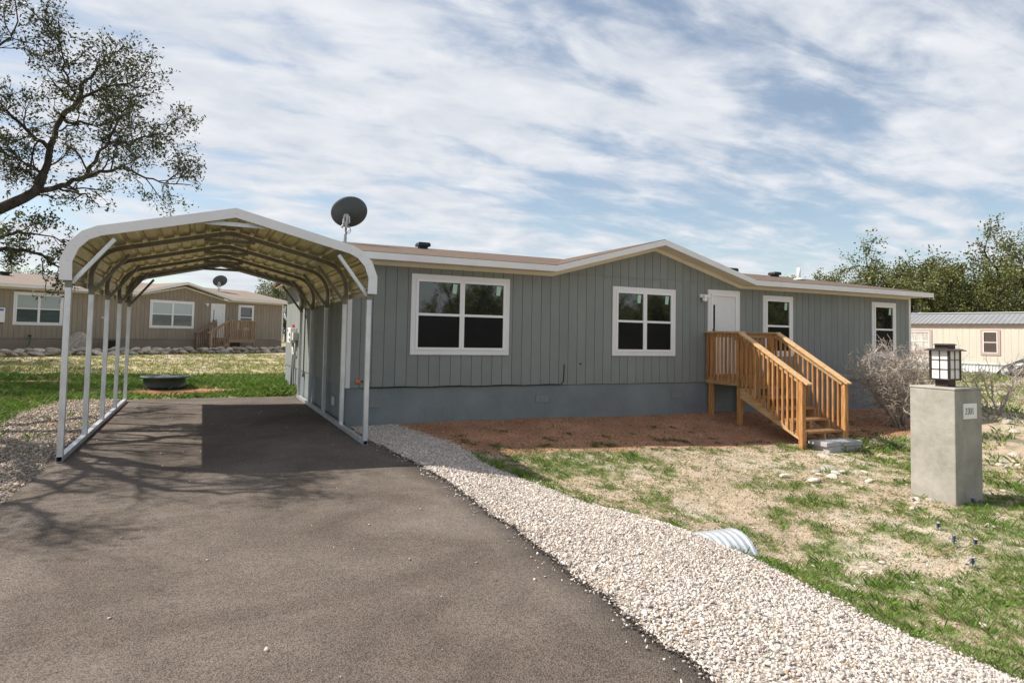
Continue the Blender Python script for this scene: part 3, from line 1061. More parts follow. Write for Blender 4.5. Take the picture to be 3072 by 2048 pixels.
# ================================================================== house kit
def window(parent, x0, x1, z0, z1, cols=2, upper='glass', lower='screen', stickers=True, y=0.0, trim='trim', tw=0.085):
    """a trimmed window on a wall facing -y; its frame is the part, its panes the sub-parts"""
    mb = MB()
    yo, yi = y - 0.040, y - 0.016
    mb.box(x0, x1, yo, yi, z1 - tw, z1).box(x0, x1, yo, yi, z0, z0 + tw)
    mb.box(x0, x0 + tw, yo, yi, z0 + tw, z1 - tw).box(x1 - tw, x1, yo, yi, z0 + tw, z1 - tw)
    w = mb.build("window", M[trim], parent)
    ix0, ix1, iz0, iz1 = x0 + tw, x1 - tw, z0 + tw, z1 - tw
    fw = 0.045
    cw = (ix1 - ix0) / cols
    zm = (iz0 + iz1) / 2
    for c in range(cols):
        a, b_ = ix0 + c * cw, ix0 + (c + 1) * cw
        fr = MB()
        yf0, yf1 = y - 0.052, y - 0.012
        e = 0.001
        fr.box(a + e, a + fw, yf0, yf1, iz0 + e, iz1 - e).box(b_ - fw, b_ - e, yf0, yf1, iz0 + e, iz1 - e)
        fr.box(a + fw, b_ - fw, yf0, yf1, iz1 - fw, iz1 - e).box(a + fw, b_ - fw, yf0, yf1, iz0 + e, iz0 + fw)
        fr.box(a + fw, b_ - fw, yf0 + 0.004, yf1, zm - 0.022, zm + 0.022)
        fr.build("frame", M['vinyl'], w)
        MB().box(a + fw, b_ - fw, y - 0.026, y - 0.018, zm + 0.022, iz1 - fw).build("pane", M[upper], w)
        MB().box(a + fw, b_ - fw, y - 0.034, y - 0.020, iz0 + fw, zm - 0.022).build("screen" if lower == 'screen' else "pane", M[lower], w)
        if stickers:
            sx, sz = b_ - fw - 0.09, iz1 - fw - 0.025
            MB().add([(sx - .055, y - .0285, sz - .16), (sx + .025, y - .0285, sz - .17), (sx + .045, y - .0285, sz), (sx - .04, y - .0285, sz + .01),
                      (sx - .055, y - .0265, sz - .16), (sx + .025, y - .0265, sz - .17), (sx + .045, y - .0265, sz), (sx - .04, y - .0265, sz + .01)],
                     [(0, 1, 2, 3), (7, 6, 5, 4), (0, 4, 5, 1), (1, 5, 6, 2), (2, 6, 7, 3), (3, 7, 4, 0)]).build("sticker", M['sticker'], w)
    return w


def door(parent, x0, x1, z0, z1, y=0.0):
    tw = 0.085
    d = MB().box(x0 + tw, x1 - tw, y - 0.030, y - 0.012, z0, z1 - tw).build("door", M['door'], parent)
    MB().box(x0, x0 + tw, y - 0.045, y - 0.016, z0, z1 - tw).box(x1 - tw, x1, y - 0.045, y - 0.016, z0, z1 - tw).box(x0, x1, y - 0.045, y - 0.016, z1 - tw, z1).build("door_trim", M['trim'], d)
    a, b_, t = x0 + tw, x1 - tw, z1 - tw
    MB().box(a, a + .045, y - .058, y - .030, z0, t).box(b_ - .045, b_, y - .058, y - .030, z0, t).box(a + .045, b_ - .045, y - .058, y - .030, t - .05, t).box(a + .045, b_ - .045, y - .058, y - .030, z0, z0 + .2).build("storm_frame", M['vinyl'], d)
    zc = z0 + (z1 - z0) * 0.66
    MB().box(a + .07, a + .12, y - .036, y - .030, zc - .30, zc + .30).build("narrow_light", M['glass'], d)
    MB().lathe([(0, .0), (.03, 0), (.03, .05), (0, .05)], 12).build("door_handle", M['black'], d, loc=(a + .085, y - .062, z0 + .92), rot=(math.radians(90), 0, 0))
    MB().box(a + .03, a + .055, y - .075, y - .058, z0 + .84, z0 + .99).build("storm_handle", M['black'], d)
    return d


def wall_lamp(label, loc, rz):
    r = thing("wall_lamp", label, "lamp", loc, rz)
    MB().box(-.075, .075, -.05, 0, -.03, .045).build("lamp_housing", M['vinyl'], r, bevel=.008)
    MB().lathe([(0, -.12), (.045, -.115), (.058, -.09), (.058, -.03), (0, -.03)], 16, (0.02, -.075, 0)).build("glass_jar", M['frost'], r, smooth=True)
    MB().box(-.045, .085, -.14, -.01, -.029, .03).build("lamp_cap", M['vinyl'], r, bevel=.01)
    return r


PITCH = 0.2032


def house(name, label, loc, rz, W, D, zg, zb, zt, gable, wins, doors, ztop_e, zapex_roof, ridge_z, mats, left_wall=False, skirt_drop=0.45, vents=()):
    """single storey manufactured house; front wall on y=0 facing -y, x from 0 to W"""
    root = thing(name, label, "house", loc, rz)
    sid, skm, roofm = mats
    gl, ga, gr2, gz_ = gable
    OH = 0.40
    # core walls
    fw = MB().prism([(0, zb), (W, zb), (W, zt + .05), (gr2, zt + .05), (ga, gz_ + .05), (gl, zt + .05), (0, zt + .05)], 'y', 0.0, 0.10).build("front_wall", M[sid], root)

    def zs(x):
        if gl < x < ga:
            return zt + (gz_ - zt) * (x - gl) / (ga - gl)
        if ga <= x < gr2:
            return zt + (gz_ - zt) * (gr2 - x) / (gr2 - ga)
        return zt
    zseam = zt + 0.085
    gap = 0.0048
    reg = MB().box(gap, PITCH - gap, -0.016, -0.001, zb, zt + .03).mesh("siding_board", M[sid])
    nb = int(round(W / PITCH))
    for i in range(nb):
        a = i * PITCH
        link("siding_board", reg, fw, (a, 0, 0))
        p, q = a + gap, a + PITCH - gap
        za, zb2 = zs(p), zs(q)
        if max(za, zb2) > zseam + 0.03:
            pts = [(p, zseam), (q, zseam)]
            pts.append((q, max(zb2 + .03, zseam + .001)))
            if p < ga < q:
                pts.append((ga, gz_ + .03))
            pts.append((p, max(za + .03, zseam + .001)))
            MB().prism(pts, 'y', -0.016, -0.001).build("siding_board", M[sid], fw)
            # lower boards run up to the horizontal flashing
            MB().box(p, q, -0.0155, -0.001, zt + .031, zseam - .012).build("siding_board", M[sid], fw)
    MB().box(gl + .15, gr2 - .15, -0.018, -0.002, zseam - .011, zseam - .002).build("flashing", M[sid], fw)
    # other walls
    sw = MB().box(0.0, 0.10, 0.101, D, zb, zt + .06).build("side_wall", M[sid], root)
    if left_wall:
        mside = MB().box(-0.016, -0.001, gap, PITCH - gap, zb, zt + .05).mesh("siding_board", M[sid])
        for i in range(int(D / PITCH)):
            link("siding_board", mside, sw, (0, i * PITCH + 0.01, 0))
    MB().box(W - .10, W, 0.101, D, zb, zt + .06).build("side_wall", M[sid], root)
    MB().box(0.101, W - .101, D - .1, D - .001, zb, zt + .06).build("rear_wall", M[sid], root)
    MB().box(0.004, W - .004, 0.004, D - .004, zg - skirt_drop, zb - 0.008).build("skirting", M[skm], root)
    for vx in vents:
        v = MB().box(vx - .15, vx + .15, -0.006, 0.006, zb - .34, zb - .19).build("foundation_vent", M[skm], root)
        for k in range(3):
            MB().box(vx - .135 + k * .093, vx - .053 + k * .093, -.0085, -.006, zb - .325, zb - .205).build("louvre", M['pvc'] if sid == 'siding' else M['tan_skirt'], v)
    # corner boards
    MB().box(-.020, .001, -.022, .10, zb, zt + .02).box(.001, .05, -.022, -.017, zb, zt + .02).build("corner_board", M['trim'], root)
    MB().box(W - .06, W + .02, -.022, -.0165, zb, zt + .02).box(W + .0005, W + .02, -.0165, .1, zb, zt + .02).build("corner_board", M['trim'], root)
    # roof
    E = 0.36
    slope = (ridge_z - ztop_e) / (D / 2 + OH)
    zr = lambda y: ztop_e + slope * (y + OH)
    gle, gre = gl - .12, gr2 + .10
    ga_ = (gle + gre) / 2
    yv = (zapex_roof - ztop_e) / slope - OH
    yv = min(yv, D / 2)
    rf = MB()
    rf.slab([(-E, -OH, zr(-OH)), (gle, -OH, zr(-OH)), (ga_, yv, zr(yv)), (ga_, D / 2, ridge_z), (-E, D / 2, ridge_z)], .10)
    rf.slab([(gre, -OH, zr(-OH)), (W + E, -OH, zr(-OH)), (W + E, D / 2, ridge_z), (ga_ + .001, D / 2, ridge_z), (ga_ + .001, yv, zr(yv))], .10)
    rf.slab([(-E, D / 2 + .001, ridge_z), (W + E, D / 2 + .001, ridge_z), (W + E, D + OH, ztop_e), (-E, D + OH, ztop_e)], .10)
    rf.slab([(gle, -OH, ztop_e), (ga_, -OH, zapex_roof), (ga_, yv, zapex_roof)], .09)
    rf.slab([(ga_, -OH, zapex_roof), (gre, -OH, ztop_e), (ga_, yv, zapex_roof)], .09)
    roof = rf.build("roof", M[roofm], root)
    # fascia, soffit and frieze
    yf = -OH
    fa = MB()
    z1, z0 = ztop_e - .012, ztop_e - .125
    fa.box(-E - .01, gle, yf - .022, yf - .001, z0, z1).box(gre, W + E + .01, yf - .022, yf - .001, z0, z1)
    zA1, zA0 = zapex_roof - .012, zapex_roof - .125
    fa.prism([(gle, z0), (ga_, zA0), (gre, z0), (gre, z1), (ga_, zA1), (gle, z1)], 'y', yf - .022, yf - .001)
    # rakes at both ends
    for sx in (-E - .01, W + E + .001):
        fa.prism([(yf, ztop_e - .125), (yf, ztop_e - .012), (D / 2, ridge_z - .012), (D / 2, ridge_z - .125)], 'x', sx, sx + .009)
    fa.build("fascia", M['trim'], roof)
    so = MB()
    zs0 = ztop_e - .108
    so.box(-E, gle, yf, -.03, zs0 - .008, zs0).box(gre, W + E, yf, -.03, zs0 - .008, zs0)
    so.prism([(gle, zs0 - .008), (ga_, zA0 + .009), (gre, zs0 - .008), (gre, zs0), (ga_, zA0 + .017), (gle, zs0)], 'y', yf, -.03)
    so.box(-E, -.021, -.03, D, zs0 - .008, zs0).box(W + .021, W + E, -.03, D, zs0 - .008, zs0)
    so.build("soffit", M['cream'], roof)
    fr = MB()
    ft, fb = zt + .085, zt
    fr.box(-.02, gl - .0, -.030, -.0165, fb, ft).box(gr2, W + .02, -.030, -.0165, fb, ft)
    fr.prism([(gl, fb), (ga, gz_), (gr2, fb), (gr2, ft), (ga, gz_ + .09), (gl, ft)], 'y', -.030, -.0165)
    fr.build("frieze_board", M['cream'], roof)
    for wv in wins:
        window(root, *wv[:4], **wv[4])
    for dv in doors:
        door(root, *dv)
    return root


# ------------------------------------------------------------------ grey house
HX, HY = 2.20, 10.95
gh = house("manufactured_house", "grey panel sided manufactured house with a shallow front gable and wooden porch", (HX, HY, 0), 0.0,
           14.83, 8.75, 0.0, 0.63, 2.725, (3.885, 6.36, 8.755, 3.40),
           [(1.07, 2.97, 1.195, 2.615, dict(cols=2)), (5.29, 6.90, 1.195, 2.605, dict(cols=2)), (9.455, 10.42, 1.195, 2.605, dict(cols=1)), (13.26, 14.21, 1.20, 2.605, dict(cols=1))],
           [(7.80, 8.73, 0.80, 2.66)], 2.905, 3.60, 3.69, ('siding', 'skirt', 'shingle'), left_wall=True, vents=(0.45, 3.72, 6.98))


def roofz(y):
    return 2.905 + (3.69 - 2.905) / (8.75 / 2 + .4) * (y - HY + .4)


wall_lamp("white porch lamp on the grey wall left of the door", (9.84, HY - .017, 2.50), 0)

# cable with orange plug along the bottom of the siding
r = thing("cable", "black cable with an orange plug running along the grey siding", "cable", (2.4, HY - .03, 0.64))
pts = [(0.02, 0, .10), (0.12, -.01, .11), (.17, -.02, .07), (.13, -.03, 0.0), (.06, -.02, -.02), (.2, 0, 0.0)]
for k in range(14):
    pts.append((.2 + (3.92 - .2) * (k + 1) / 14, 0, -.005 + .008 * math.sin(k * 1.7)))
pts += [(3.97, 0, .05), (3.98, 0, .38)]
MB().tube(pts, .009, 5).build("wire", M['rubber'], r, smooth=True)
MB().box(-.06, .02, -.03, .005, .075, .13).build("plug", M['orange'], r, bevel=.008)
r = thing("wall_hole_cap", "small black cap in the grey siding between the two big windows", "cap", (6.75, HY - .017, 1.03))
MB().lathe([(0, 0), (.018, 0), (.018, .012), (0, .012)], 10).build("cap_disc", M['black'], r, rot=(math.radians(90), 0, 0))


# meter box on the sunny side wall
r = thing("meter_box", "white electric meter box with red tag and conduit on the grey house's side", "meter box", (HX - .018, 17.6, 0.0))
MB().box(-.16, 0, -.30, .35, 1.27, 1.66).build("cabinet", M['vinyl'], r, bevel=.012)
MB().box(-.168, -.160, -.22, -.08, 1.45, 1.52).box(-.168, -.160, -.22, -.08, 1.32, 1.38).build("breaker_window", M['black'], r)
MB().box(-.13, 0, -.62, -.33, 1.34, 1.54).build("side_box", M['greybox'], r, bevel=.01)
MB().tube([(-.05, -.05, 1.27), (-.05, -.05, -.1)], .045, 10).build("conduit", M['pvc'], r, smooth=True)
MB().tube([(-.05, -.45, 1.34), (-.05, -.45, 1.08), (-.06, -.40, 1.0), (-.06, -.25, .97), (-.06, -.15, 1.02), (-.06, -.12, 1.27)], .022, 8).build("flex_conduit", M['greybox'], r, smooth=True)
MB().tube([(-.04, -.18, .95), (-.05, -.16, .7), (-.04, -.13, .3), (-.04, -.12, -.05)], .012, 6).build("ground_wire", M['greybox'], r)
MB().box(-.09, -.03, -.06, .06, 1.66, 1.74).build("red_tag", M['red'], r, bevel=.01)
MB().box(-.166, -.160, .22, .31, 1.56, 1.62).build("blue_label", M['blue'], r)
r = thing("downpipe", "thin dark pipe on the sunlit side wall of the grey house", "pipe", (HX - .03, 15.85, 0.55))
MB().tube([(0, 0, 0), (0, 0, 2.15)], .016, 6).box(-.03, .02, -.03, .03, -.05, .03).build("pipe", M['pvc'], r)
r = thing("side_vent", "small pale vent low on the shaded side wall of the grey house", "vent", (HX - .001, 12.05, .22))
sv = MB().box(-.012, .006, -.16, .16, 0, .19).build("vent_frame", M['skirt'], r)
for k in range(3):
    MB().box(-.016, -.012, -.14 + k * .1, -.06 + k * .1, .02, .17).build("louvre", M['greybox'], r)


def box_vent(label, x, y, s=1.0):
    r = thing("roof_vent", label, "roof vent", (x, y, roofz(y) - .01))
    MB().box(-.14 * s, .14 * s, -.14 * s, .14 * s, 0, .07).build("vent_neck", M['black'], r)
    mb = MB()
    a, b_ = .22 * s, .19 * s
    mb.add([(-a, -a, .06), (a, -a, .06), (a, a, .06), (-a, a, .06), (-a, -a, .115), (a, -a, .115), (a, a, .115), (-a, a, .115), (-b_, -b_, .15), (b_, -b_, .15), (b_, b_, .15), (-b_, b_, .15)],
           [(3, 2, 1, 0), (0, 1, 5, 4), (1, 2, 6, 5), (2, 3, 7, 6), (3, 0, 4, 7), (4, 5, 9, 8), (5, 6, 10, 9), (6, 7, 11, 10), (7, 4, 8, 11), (8, 9, 10, 11)])
    mb.build("vent_hood", M['black'], r)
    return r


box_vent("black box vent on the grey house roof left of the gable", 4.62, 14.6, .66)
box_vent("black box vent close behind the grey house's gable slope", 14.25, 14.6, .75)
box_vent("smaller black vent on the roof left of the white pipe", 15.75, 14.3, 0.62)
r = thing("vent_pipe", "white plumbing pipe standing on the grey house roof", "pipe", (15.15, 12.9, roofz(12.9)))
MB().tube([(0, 0, -.05), (0, 0, .34)], .05, 14).build("pipe", M['vinyl'], r, smooth=True)
MB().lathe([(.16, 0), (.14, .03), (.06, .06), (.05, .06)], 18).build("flashing_collar", M['greybox'], r, smooth=True)


# ------------------------------------------------------------------ satellite dish
def satellite_dish(label, loc, rz, s=1.0, pole=0.42):
    r = thing("satellite_dish", label, "satellite dish", loc, rz)
    MB().tube([(0, 0, 0), (0, 0, pole), ], .022 * s, 10).build("pole", M['dishgrey'], r, smooth=True)
    MB().box(-.09, .09, -.07, .07, -.01, .02).build("foot_plate", M['dishgrey'], r)
    mb = MB()
    R_, n, rings = .37 * s, 36, 7
    tilt = math.radians(-62)
    cz = pole + .30 * s
    Rx = Matrix.Rotation(tilt, 3, 'X')
    Ry = Matrix.Rotation(math.radians(-16), 3, 'Y')
    c0 = Vector((.07 * s, .08 * s, cz))
    vs, fs = [], []
    for side in (0, 1):
        for i in range(rings + 1):
            rr = R_ * i / rings
            for k in range(n):
                t = 2 * math.pi * k / n
                p = Vector((rr * math.cos(t) * 1.06, rr * math.sin(t) * .93, .16 * (rr / R_) ** 2 * s * .8 - side * .012))
                vs.append(tuple(c0 + Ry @ (Rx @ (p - Vector((0, 0, .05))) * 1.0)))
    B = (rings + 1) * n
    for side in (0, 1):
        for i in range(rings):
            for k in range(n):
                k2 = (k + 1) % n
                q = (i * n + k, i * n + k2, (i + 1) * n + k2, (i + 1) * n + k)
                q = [x + side * B for x in q]
                fs.append(q if side == 0 else q[::-1])
    for k in range(n):
        k2 = (k + 1) % n
        fs.append((rings * n + k, rings * n + k2, B + rings * n + k2, B + rings * n + k))
    mb.add(vs, fs)
    mb.build("reflector", M['dish'], r, smooth=True)
    br = MB()
    br.bar((0, -.03 * s, pole - .06), (0.02 * s, -.03 * s, pole + .22 * s), .05 * s, .05 * s)
    br.bar((-.05 * s, -.04 * s, pole + .02), (-.03 * s, 0, pole + .20 * s), .03 * s, .10 * s)
    br.bar((.06 * s, -.04 * s, pole + .05), (.05 * s, 0, pole + .2 * s), .03 * s, .09 * s)
    br.bar((-.09 * s, -.05 * s, pole - .05), (-.02 * s, -.02 * s, pole + .08), .04 * s, .05 * s)
    br.bar((.0, -.05 * s, pole + .2 * s), (.0, .05 * s, pole + .25 * s), .1 * s, .05 * s)
    br.build("bracket", M['dishgrey'], r, bevel=.006)
    arm0 = Vector((0.05 * s, .05 * s, pole + .0))
    MB().tube([arm0, arm0 + Vector((.03 * s, .30 * s, .03 * s)), arm0 + Vector((.05 * s, .52 * s, .22 * s))], .018 * s, 6).box(arm0.x, arm0.x + .1 * s, arm0.y + .47 * s, arm0.y + .57 * s, arm0.z + .2 * s, arm0.z + .28 * s).build("feed_arm", M['dishgrey'], r)
    lp_ = [(.04 * s + .06 * s * math.cos(t), -.035 * s, pole - .10 * s + .07 * s * math.sin(t)) for t in np.linspace(0, 6.6, 16)]
    MB().tube(lp_ + [(-.03 * s, -.03 * s, pole - .2 * s), (-.035 * s, -.02 * s, 0.0)], .006 * s, 5).build("coil_cable", M['rubber'], r)
    return r


satellite_dish("dark grey satellite dish on a pole above the grey house's roof corner", (2.70, 14.0, roofz(14.0) - .02), math.radians(-10), 1.0, .40)


# ------------------------------------------------------------------ timber
def railing(parent, p, q, z0, z1, n, outward, mats, cap=True, bal=.036, drop=.10):
    """balusters between two deck corners p,q (x,y); outward: unit vector the balusters are nailed towards"""
    p, q, o_ = Vector((*p, 0)), Vector((*q, 0)), Vector((*outward, 0))
    d = (q - p).normalized()
    for i in range(n):
        c = p + (q - p) * ((i + .5) / n) + o_ * (bal / 2 + .021)
        j = random.uniform(-.004, .004)
        MB().bar(c + Vector((0, 0, z0 - drop + j)), c + Vector((0, 0, z1 - .035 + j)), bal, bal, up=d).build("baluster", M[mats[0]], parent)
    MB().bar(p + Vector((0, 0, z1 - .065)), q + Vector((0, 0, z1 - .065)), .038, .09).build("rail", M[mats[1]], parent)
    if cap:
        MB().bar(p - d * .05 + Vector((0, 0, z1)) - o_ * .0, q + d * .05 + Vector((0, 0, z1)), .14, .036).build("rail_cap", M[mats[1]], parent, bevel=.004)


def stair(parent, origin, dirv, width, ztop, n, rise, run, mats, rails=(True, True), post_foot=None, rail_h=.92, nb=13):
    """origin: deck corner seen from above on the walker's right hand going down... (x,y) of one side; width measured along side vector"""
    o_, d = Vector((*origin, 0)), Vector((*dirv, 0)).normalized()
    s = Vector((d.y, -d.x, 0))
    if width < 0:
        s, width = -s, -width
    # treads (two planks each)
    for i in range(1, n + 1):
        z = ztop - rise * i
        for k in range(2):
            pwid = (run + .02) / 2
            a0 = o_ + d * (run * (i - 1) + k * pwid + .003)
            a1 = a0 + d * (pwid - .006)
            mb = MB()
            p = [a0 + s * .045, a0 + s * (width - .045), a1 + s * (width - .045), a1 + s * .045]
            mb.add([(v.x, v.y, z - .036) for v in p] + [(v.x, v.y, z) for v in p], [(0, 1, 2, 3), (7, 6, 5, 4), (0, 4, 5, 1), (1, 5, 6, 2), (2, 6, 7, 3), (3, 7, 4, 0)])
            mb.build("tread", M[mats[3]], parent)
    # stringers: saw-tooth boards
    L_ = run * n
    for off in (.0, width / 2, width):
        prof = []
        zb_ = ztop - .038
        prof.append((0, zb_))
        for i in range(1, n + 1):
            prof.append((run * (i - 1), ztop - rise * i - .038))
            prof.append((run * i, ztop - rise * i - .038))
        foot = ztop - rise * (n + 1) + .01
        prof.append((L_, foot))
        prof.append((L_ - .12, foot))
        prof.append((0, ztop - rise - .24))
        vs, m_ = [], len(prof)
        for t in (-.019, .019):
            for (a, z) in prof:
                v = o_ + d * a + s * (off + t)
                vs.append((v.x, v.y, z))
        fs = [list(range(m_)), list(range(2 * m_ - 1, m_ - 1, -1))] + [(i, m_ + i, m_ + (i + 1) % m_, (i + 1) % m_) for i in range(m_)]
        MB().add(vs, fs).build("stringer", M[mats[2]], parent)
    for side, on in zip((0, 1), rails):
        if not on:
            continue
        off = 0.0 if side == 0 else width
        out = -s if side == 0 else s
        base = o_ + s * off
        slope = rise / run
        Lr = L_ - .02
        fpost = base + d * (L_ - .03) + out * .062
        zr0, zr1 = ztop + rail_h - .0, ztop + rail_h - slope * (L_ + .06)
        zf = post_foot if post_foot is not None else ztop - rise * (n + 1)
        MB().bar(fpost + Vector((0, 0, zf - .15)), fpost + Vector((0, 0, ztop + rail_h - slope * (L_ - .03) - .022)), .089, .089, up=d).build("newel_post", M[mats[0]], parent, bevel=.004)
        a = base + out * .02 + Vector((0, 0, zr0))
        b_ = base + out * .02 + d * (L_ + .10) + Vector((0, 0, ztop + rail_h - slope * (L_ + .10)))
        MB().bar(a, b_, .14, .036).build("stair_rail", M[mats[2]], parent, bevel=.004)
        MB().bar(a - Vector((0, 0, .07)), b_ - d * .14 - Vector((0, 0, .07 - slope * .14)), .036, .088).build("rail", M[mats[2]], parent)
        for i in range(nb):
            t = (i + .6) / nb * (L_ - .10)
            c = base + d * t + out * .038
            zt_ = ztop + rail_h - slope * t - .035
            zb_ = ztop - slope * t - rise * .95 + random.uniform(-.012, .012)
            MB().bar(c + Vector((0, 0, zb_)), c + Vector((0, 0, zt_)), .036, .036, up=d).build("baluster", M[mats[0]], parent)


# grey house porch
po = thing("wooden_porch", "orange stained wooden porch with stairs at the grey house's front door", "porch", (9.95, 9.92, 0))
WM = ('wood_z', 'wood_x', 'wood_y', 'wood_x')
PW, PD, DZ = 1.06, 1.00, 0.80
for i in range(7):
    MB().box(-.01, PW + .01, .002 + i * .143, .138 + i * .143, DZ - .036, DZ).build("deck_board", M['deckb'], po)
rim = MB().box(0, PW, 0.0, .036, DZ - .185, DZ - .037).build("rim_joist", M['wood_x'], po)
MB().box(0.0, .036, .037, PD, DZ - .185, DZ - .037).build("rim_joist", M['wood_y'], po)
MB().box(PW - .036, PW, .037, PD, DZ - .185, DZ - .037).build("rim_joist", M['wood_y'], po)
MB().box(.037, PW - .037, PD - .036, PD, DZ - .185, DZ - .037).build("rim_joist", M['wood_x'], po)
for (ax, ay, top) in ((.085, .085, DZ + .88), (PW - .085, .085, DZ + .88), (.085, PD - .085, DZ + .88), (PW - .085, PD - .085, DZ + .88)):
    MB().box(ax - .0445, ax + .0445, ay - .0445, ay + .0445, h1(9.95 + ax, 9.92 + ay) - .2, top).build("post", M['wood_z'], po, bevel=.004)
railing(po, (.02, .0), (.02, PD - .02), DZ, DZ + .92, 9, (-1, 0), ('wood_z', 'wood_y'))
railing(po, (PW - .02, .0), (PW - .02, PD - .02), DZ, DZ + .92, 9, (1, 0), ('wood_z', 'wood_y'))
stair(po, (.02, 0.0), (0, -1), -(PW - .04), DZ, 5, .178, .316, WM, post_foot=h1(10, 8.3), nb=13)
sp = thing("outlet_cover", "small dark round outlet cover on the porch's far rail", "cover", (10.72, 10.86, 1.60))
MB().lathe([(0, 0), (.05, 0), (.045, .02), (0, .025)], 14).build("cover_disc", M['pvc'], sp, rot=(math.radians(90), 0, 0), smooth=True)

# concrete blocks at the foot of the stairs
zc = h1(10.7, 8.2)
for (label, x0, x1, y0, y1, z0, z1) in (
        ("upper concrete block under the bottom stair, nearer the newel post", 10.12, 10.52, 8.02, 8.42, .085, .165),
        ("upper concrete slab beside the green weeds at the stair foot", 10.53, 11.02, 7.98, 8.44, .085, .165),
        ("lower concrete block peeking out under the left slab", 10.16, 10.56, 8.00, 8.40, -.05, .083),
        ("lower concrete block half hidden by weeds under the right slab", 10.60, 11.02, 8.0, 8.40, -.05, .083)):
    o = MB().box(x0, x1, y0, y1, zc + z0, zc + z1).build("concrete_block", M['concrete'], bevel=.008)
    tag(o, label, "concrete block", "blocks at the stair foot")

# ------------------------------------------------------------------ carport
cx_, hw = 0.33, 1.825
FY = [9.05, 10.78, 12.50, 14.24, 15.96]
cp_root = thing("carport", "white roofed galvanised steel carport standing over the asphalt driveway", "carport", (cx_, 0, 0))
prof = [(hw, 2.10), (hw, 2.34), (hw - .07, 2.53), (hw - .19, 2.665), (hw - .33, 2.735), (0.0, 3.10)]
full = [(-x, z) for x, z in prof] + [(x, z) for x, z in prof[::-1][1:]]


def inset(poly, t):
    out = []
    n = len(poly)
    for i, (x, z) in enumerate(poly):
        a = poly[max(i - 1, 0)]
        b_ = poly[min(i + 1, n - 1)]
        t1 = Vector((x - a[0], z - a[1])) if i > 0 else Vector((b_[0] - x, b_[1] - z))
        t2 = Vector((b_[0] - x, b_[1] - z)) if i < n - 1 else t1
        n1 = Vector((t1.y, -t1.x)).normalized()
        n2 = Vector((t2.y, -t2.x)).normalized()
        nn = (n1 + n2)
        nn = nn / max(nn.dot(n1), .2)
        nn = nn if abs(nn.length) < 3 else n1
        out.append((x + nn.x * t, z + nn.y * t))
    return out


def smooth_poly(poly, rad_pts=3):
    out = [poly[0]]
    for i in range(1, len(poly) - 1):
        p0, p1, p2 = Vector(poly[i - 1]), Vector(poly[i]), Vector(poly[i + 1])
        a = p1 + (p0 - p1) * .3
        b_ = p1 + (p2 - p1) * (.3 if (p2 - p1).length < .6 else .08)
        if (p0 - p1).length > .6:
            a = p1 + (p0 - p1) * .08
        for k in range(rad_pts + 1):
            t = k / rad_pts
            q = a * (1 - t) ** 2 + p1 * 2 * t * (1 - t) + b_ * t * t
            out.append(tuple(q))
    out.append(poly[-1])
    return out


# roof sheets: profile cut in strips, each sheet ribbed, painted above and bare zinc below
sm = smooth_poly(full)
dist = [0]
for a, b_ in zip(sm[:-1], sm[1:]):
    dist.append(dist[-1] + math.hypot(b_[0] - a[0], b_[1] - a[1]))
total = dist[-1]


def prof_at(s):
    x = np.interp(s, dist, [p[0] for p in sm])
    z = np.interp(s, dist, [p[1] for p in sm])
    e = .01
    dx = np.interp(min(s + e, total), dist, [p[0] for p in sm]) - np.interp(max(s - e, 0), dist, [p[0] for p in sm])
    dz = np.interp(min(s + e, total), dist, [p[1] for p in sm]) - np.interp(max(s - e, 0), dist, [p[1] for p in sm])
    l_ = math.hypot(dx, dz)
    return x, z, -dz / l_, dx / l_


RIB = total / 22
NSH = 11
YA, YB = 8.97, 16.08
for sh_ in range(NSH):
    s0, s1 = total * sh_ / NSH, total * (sh_ + 1) / NSH
    cross = []
    nr = 2
    seg = (s1 - s0) / nr
    for k in range(nr):
        c0 = s0 + seg * (k + .5)
        for ds, hh in ((-seg / 2, 0), (-seg * .28, 0), (-.045, 0), (-.022, .02), (.022, .02), (.045, 0), (seg * .28, 0)):
            cross.append((c0 + ds, hh))
    cross.append((s1, 0))
    top, bot = [], []
    for (s, hh) in cross:
        x, z, nx_, nz_ = prof_at(min(max(s, 0), total))
        top.append((x + nx_ * (hh + .003), z + nz_ * (hh + .003)))
        bot.append((x + nx_ * hh, z + nz_ * hh))
    mb = MB()
    n = len(cross)
    ysx = np.linspace(YA, YB, 9)
    for lay, mi in ((top, 0), (bot, 1)):
        vs, fs = [], []
        for j, y in enumerate(ysx):
            for (x, z) in lay:
                vs.append((x, y, z))
        for j in range(len(ysx) - 1):
            for i in range(n - 1):
                q = (j * n + i, (j + 1) * n + i, (j + 1) * n + i + 1, j * n + i + 1)
                fs.append(q if mi == 0 else q[::-1])
        mb.add(vs, fs, mi)
    mb.build("roof_sheet", [M['white_metal'], M['zinc']], cp_root)
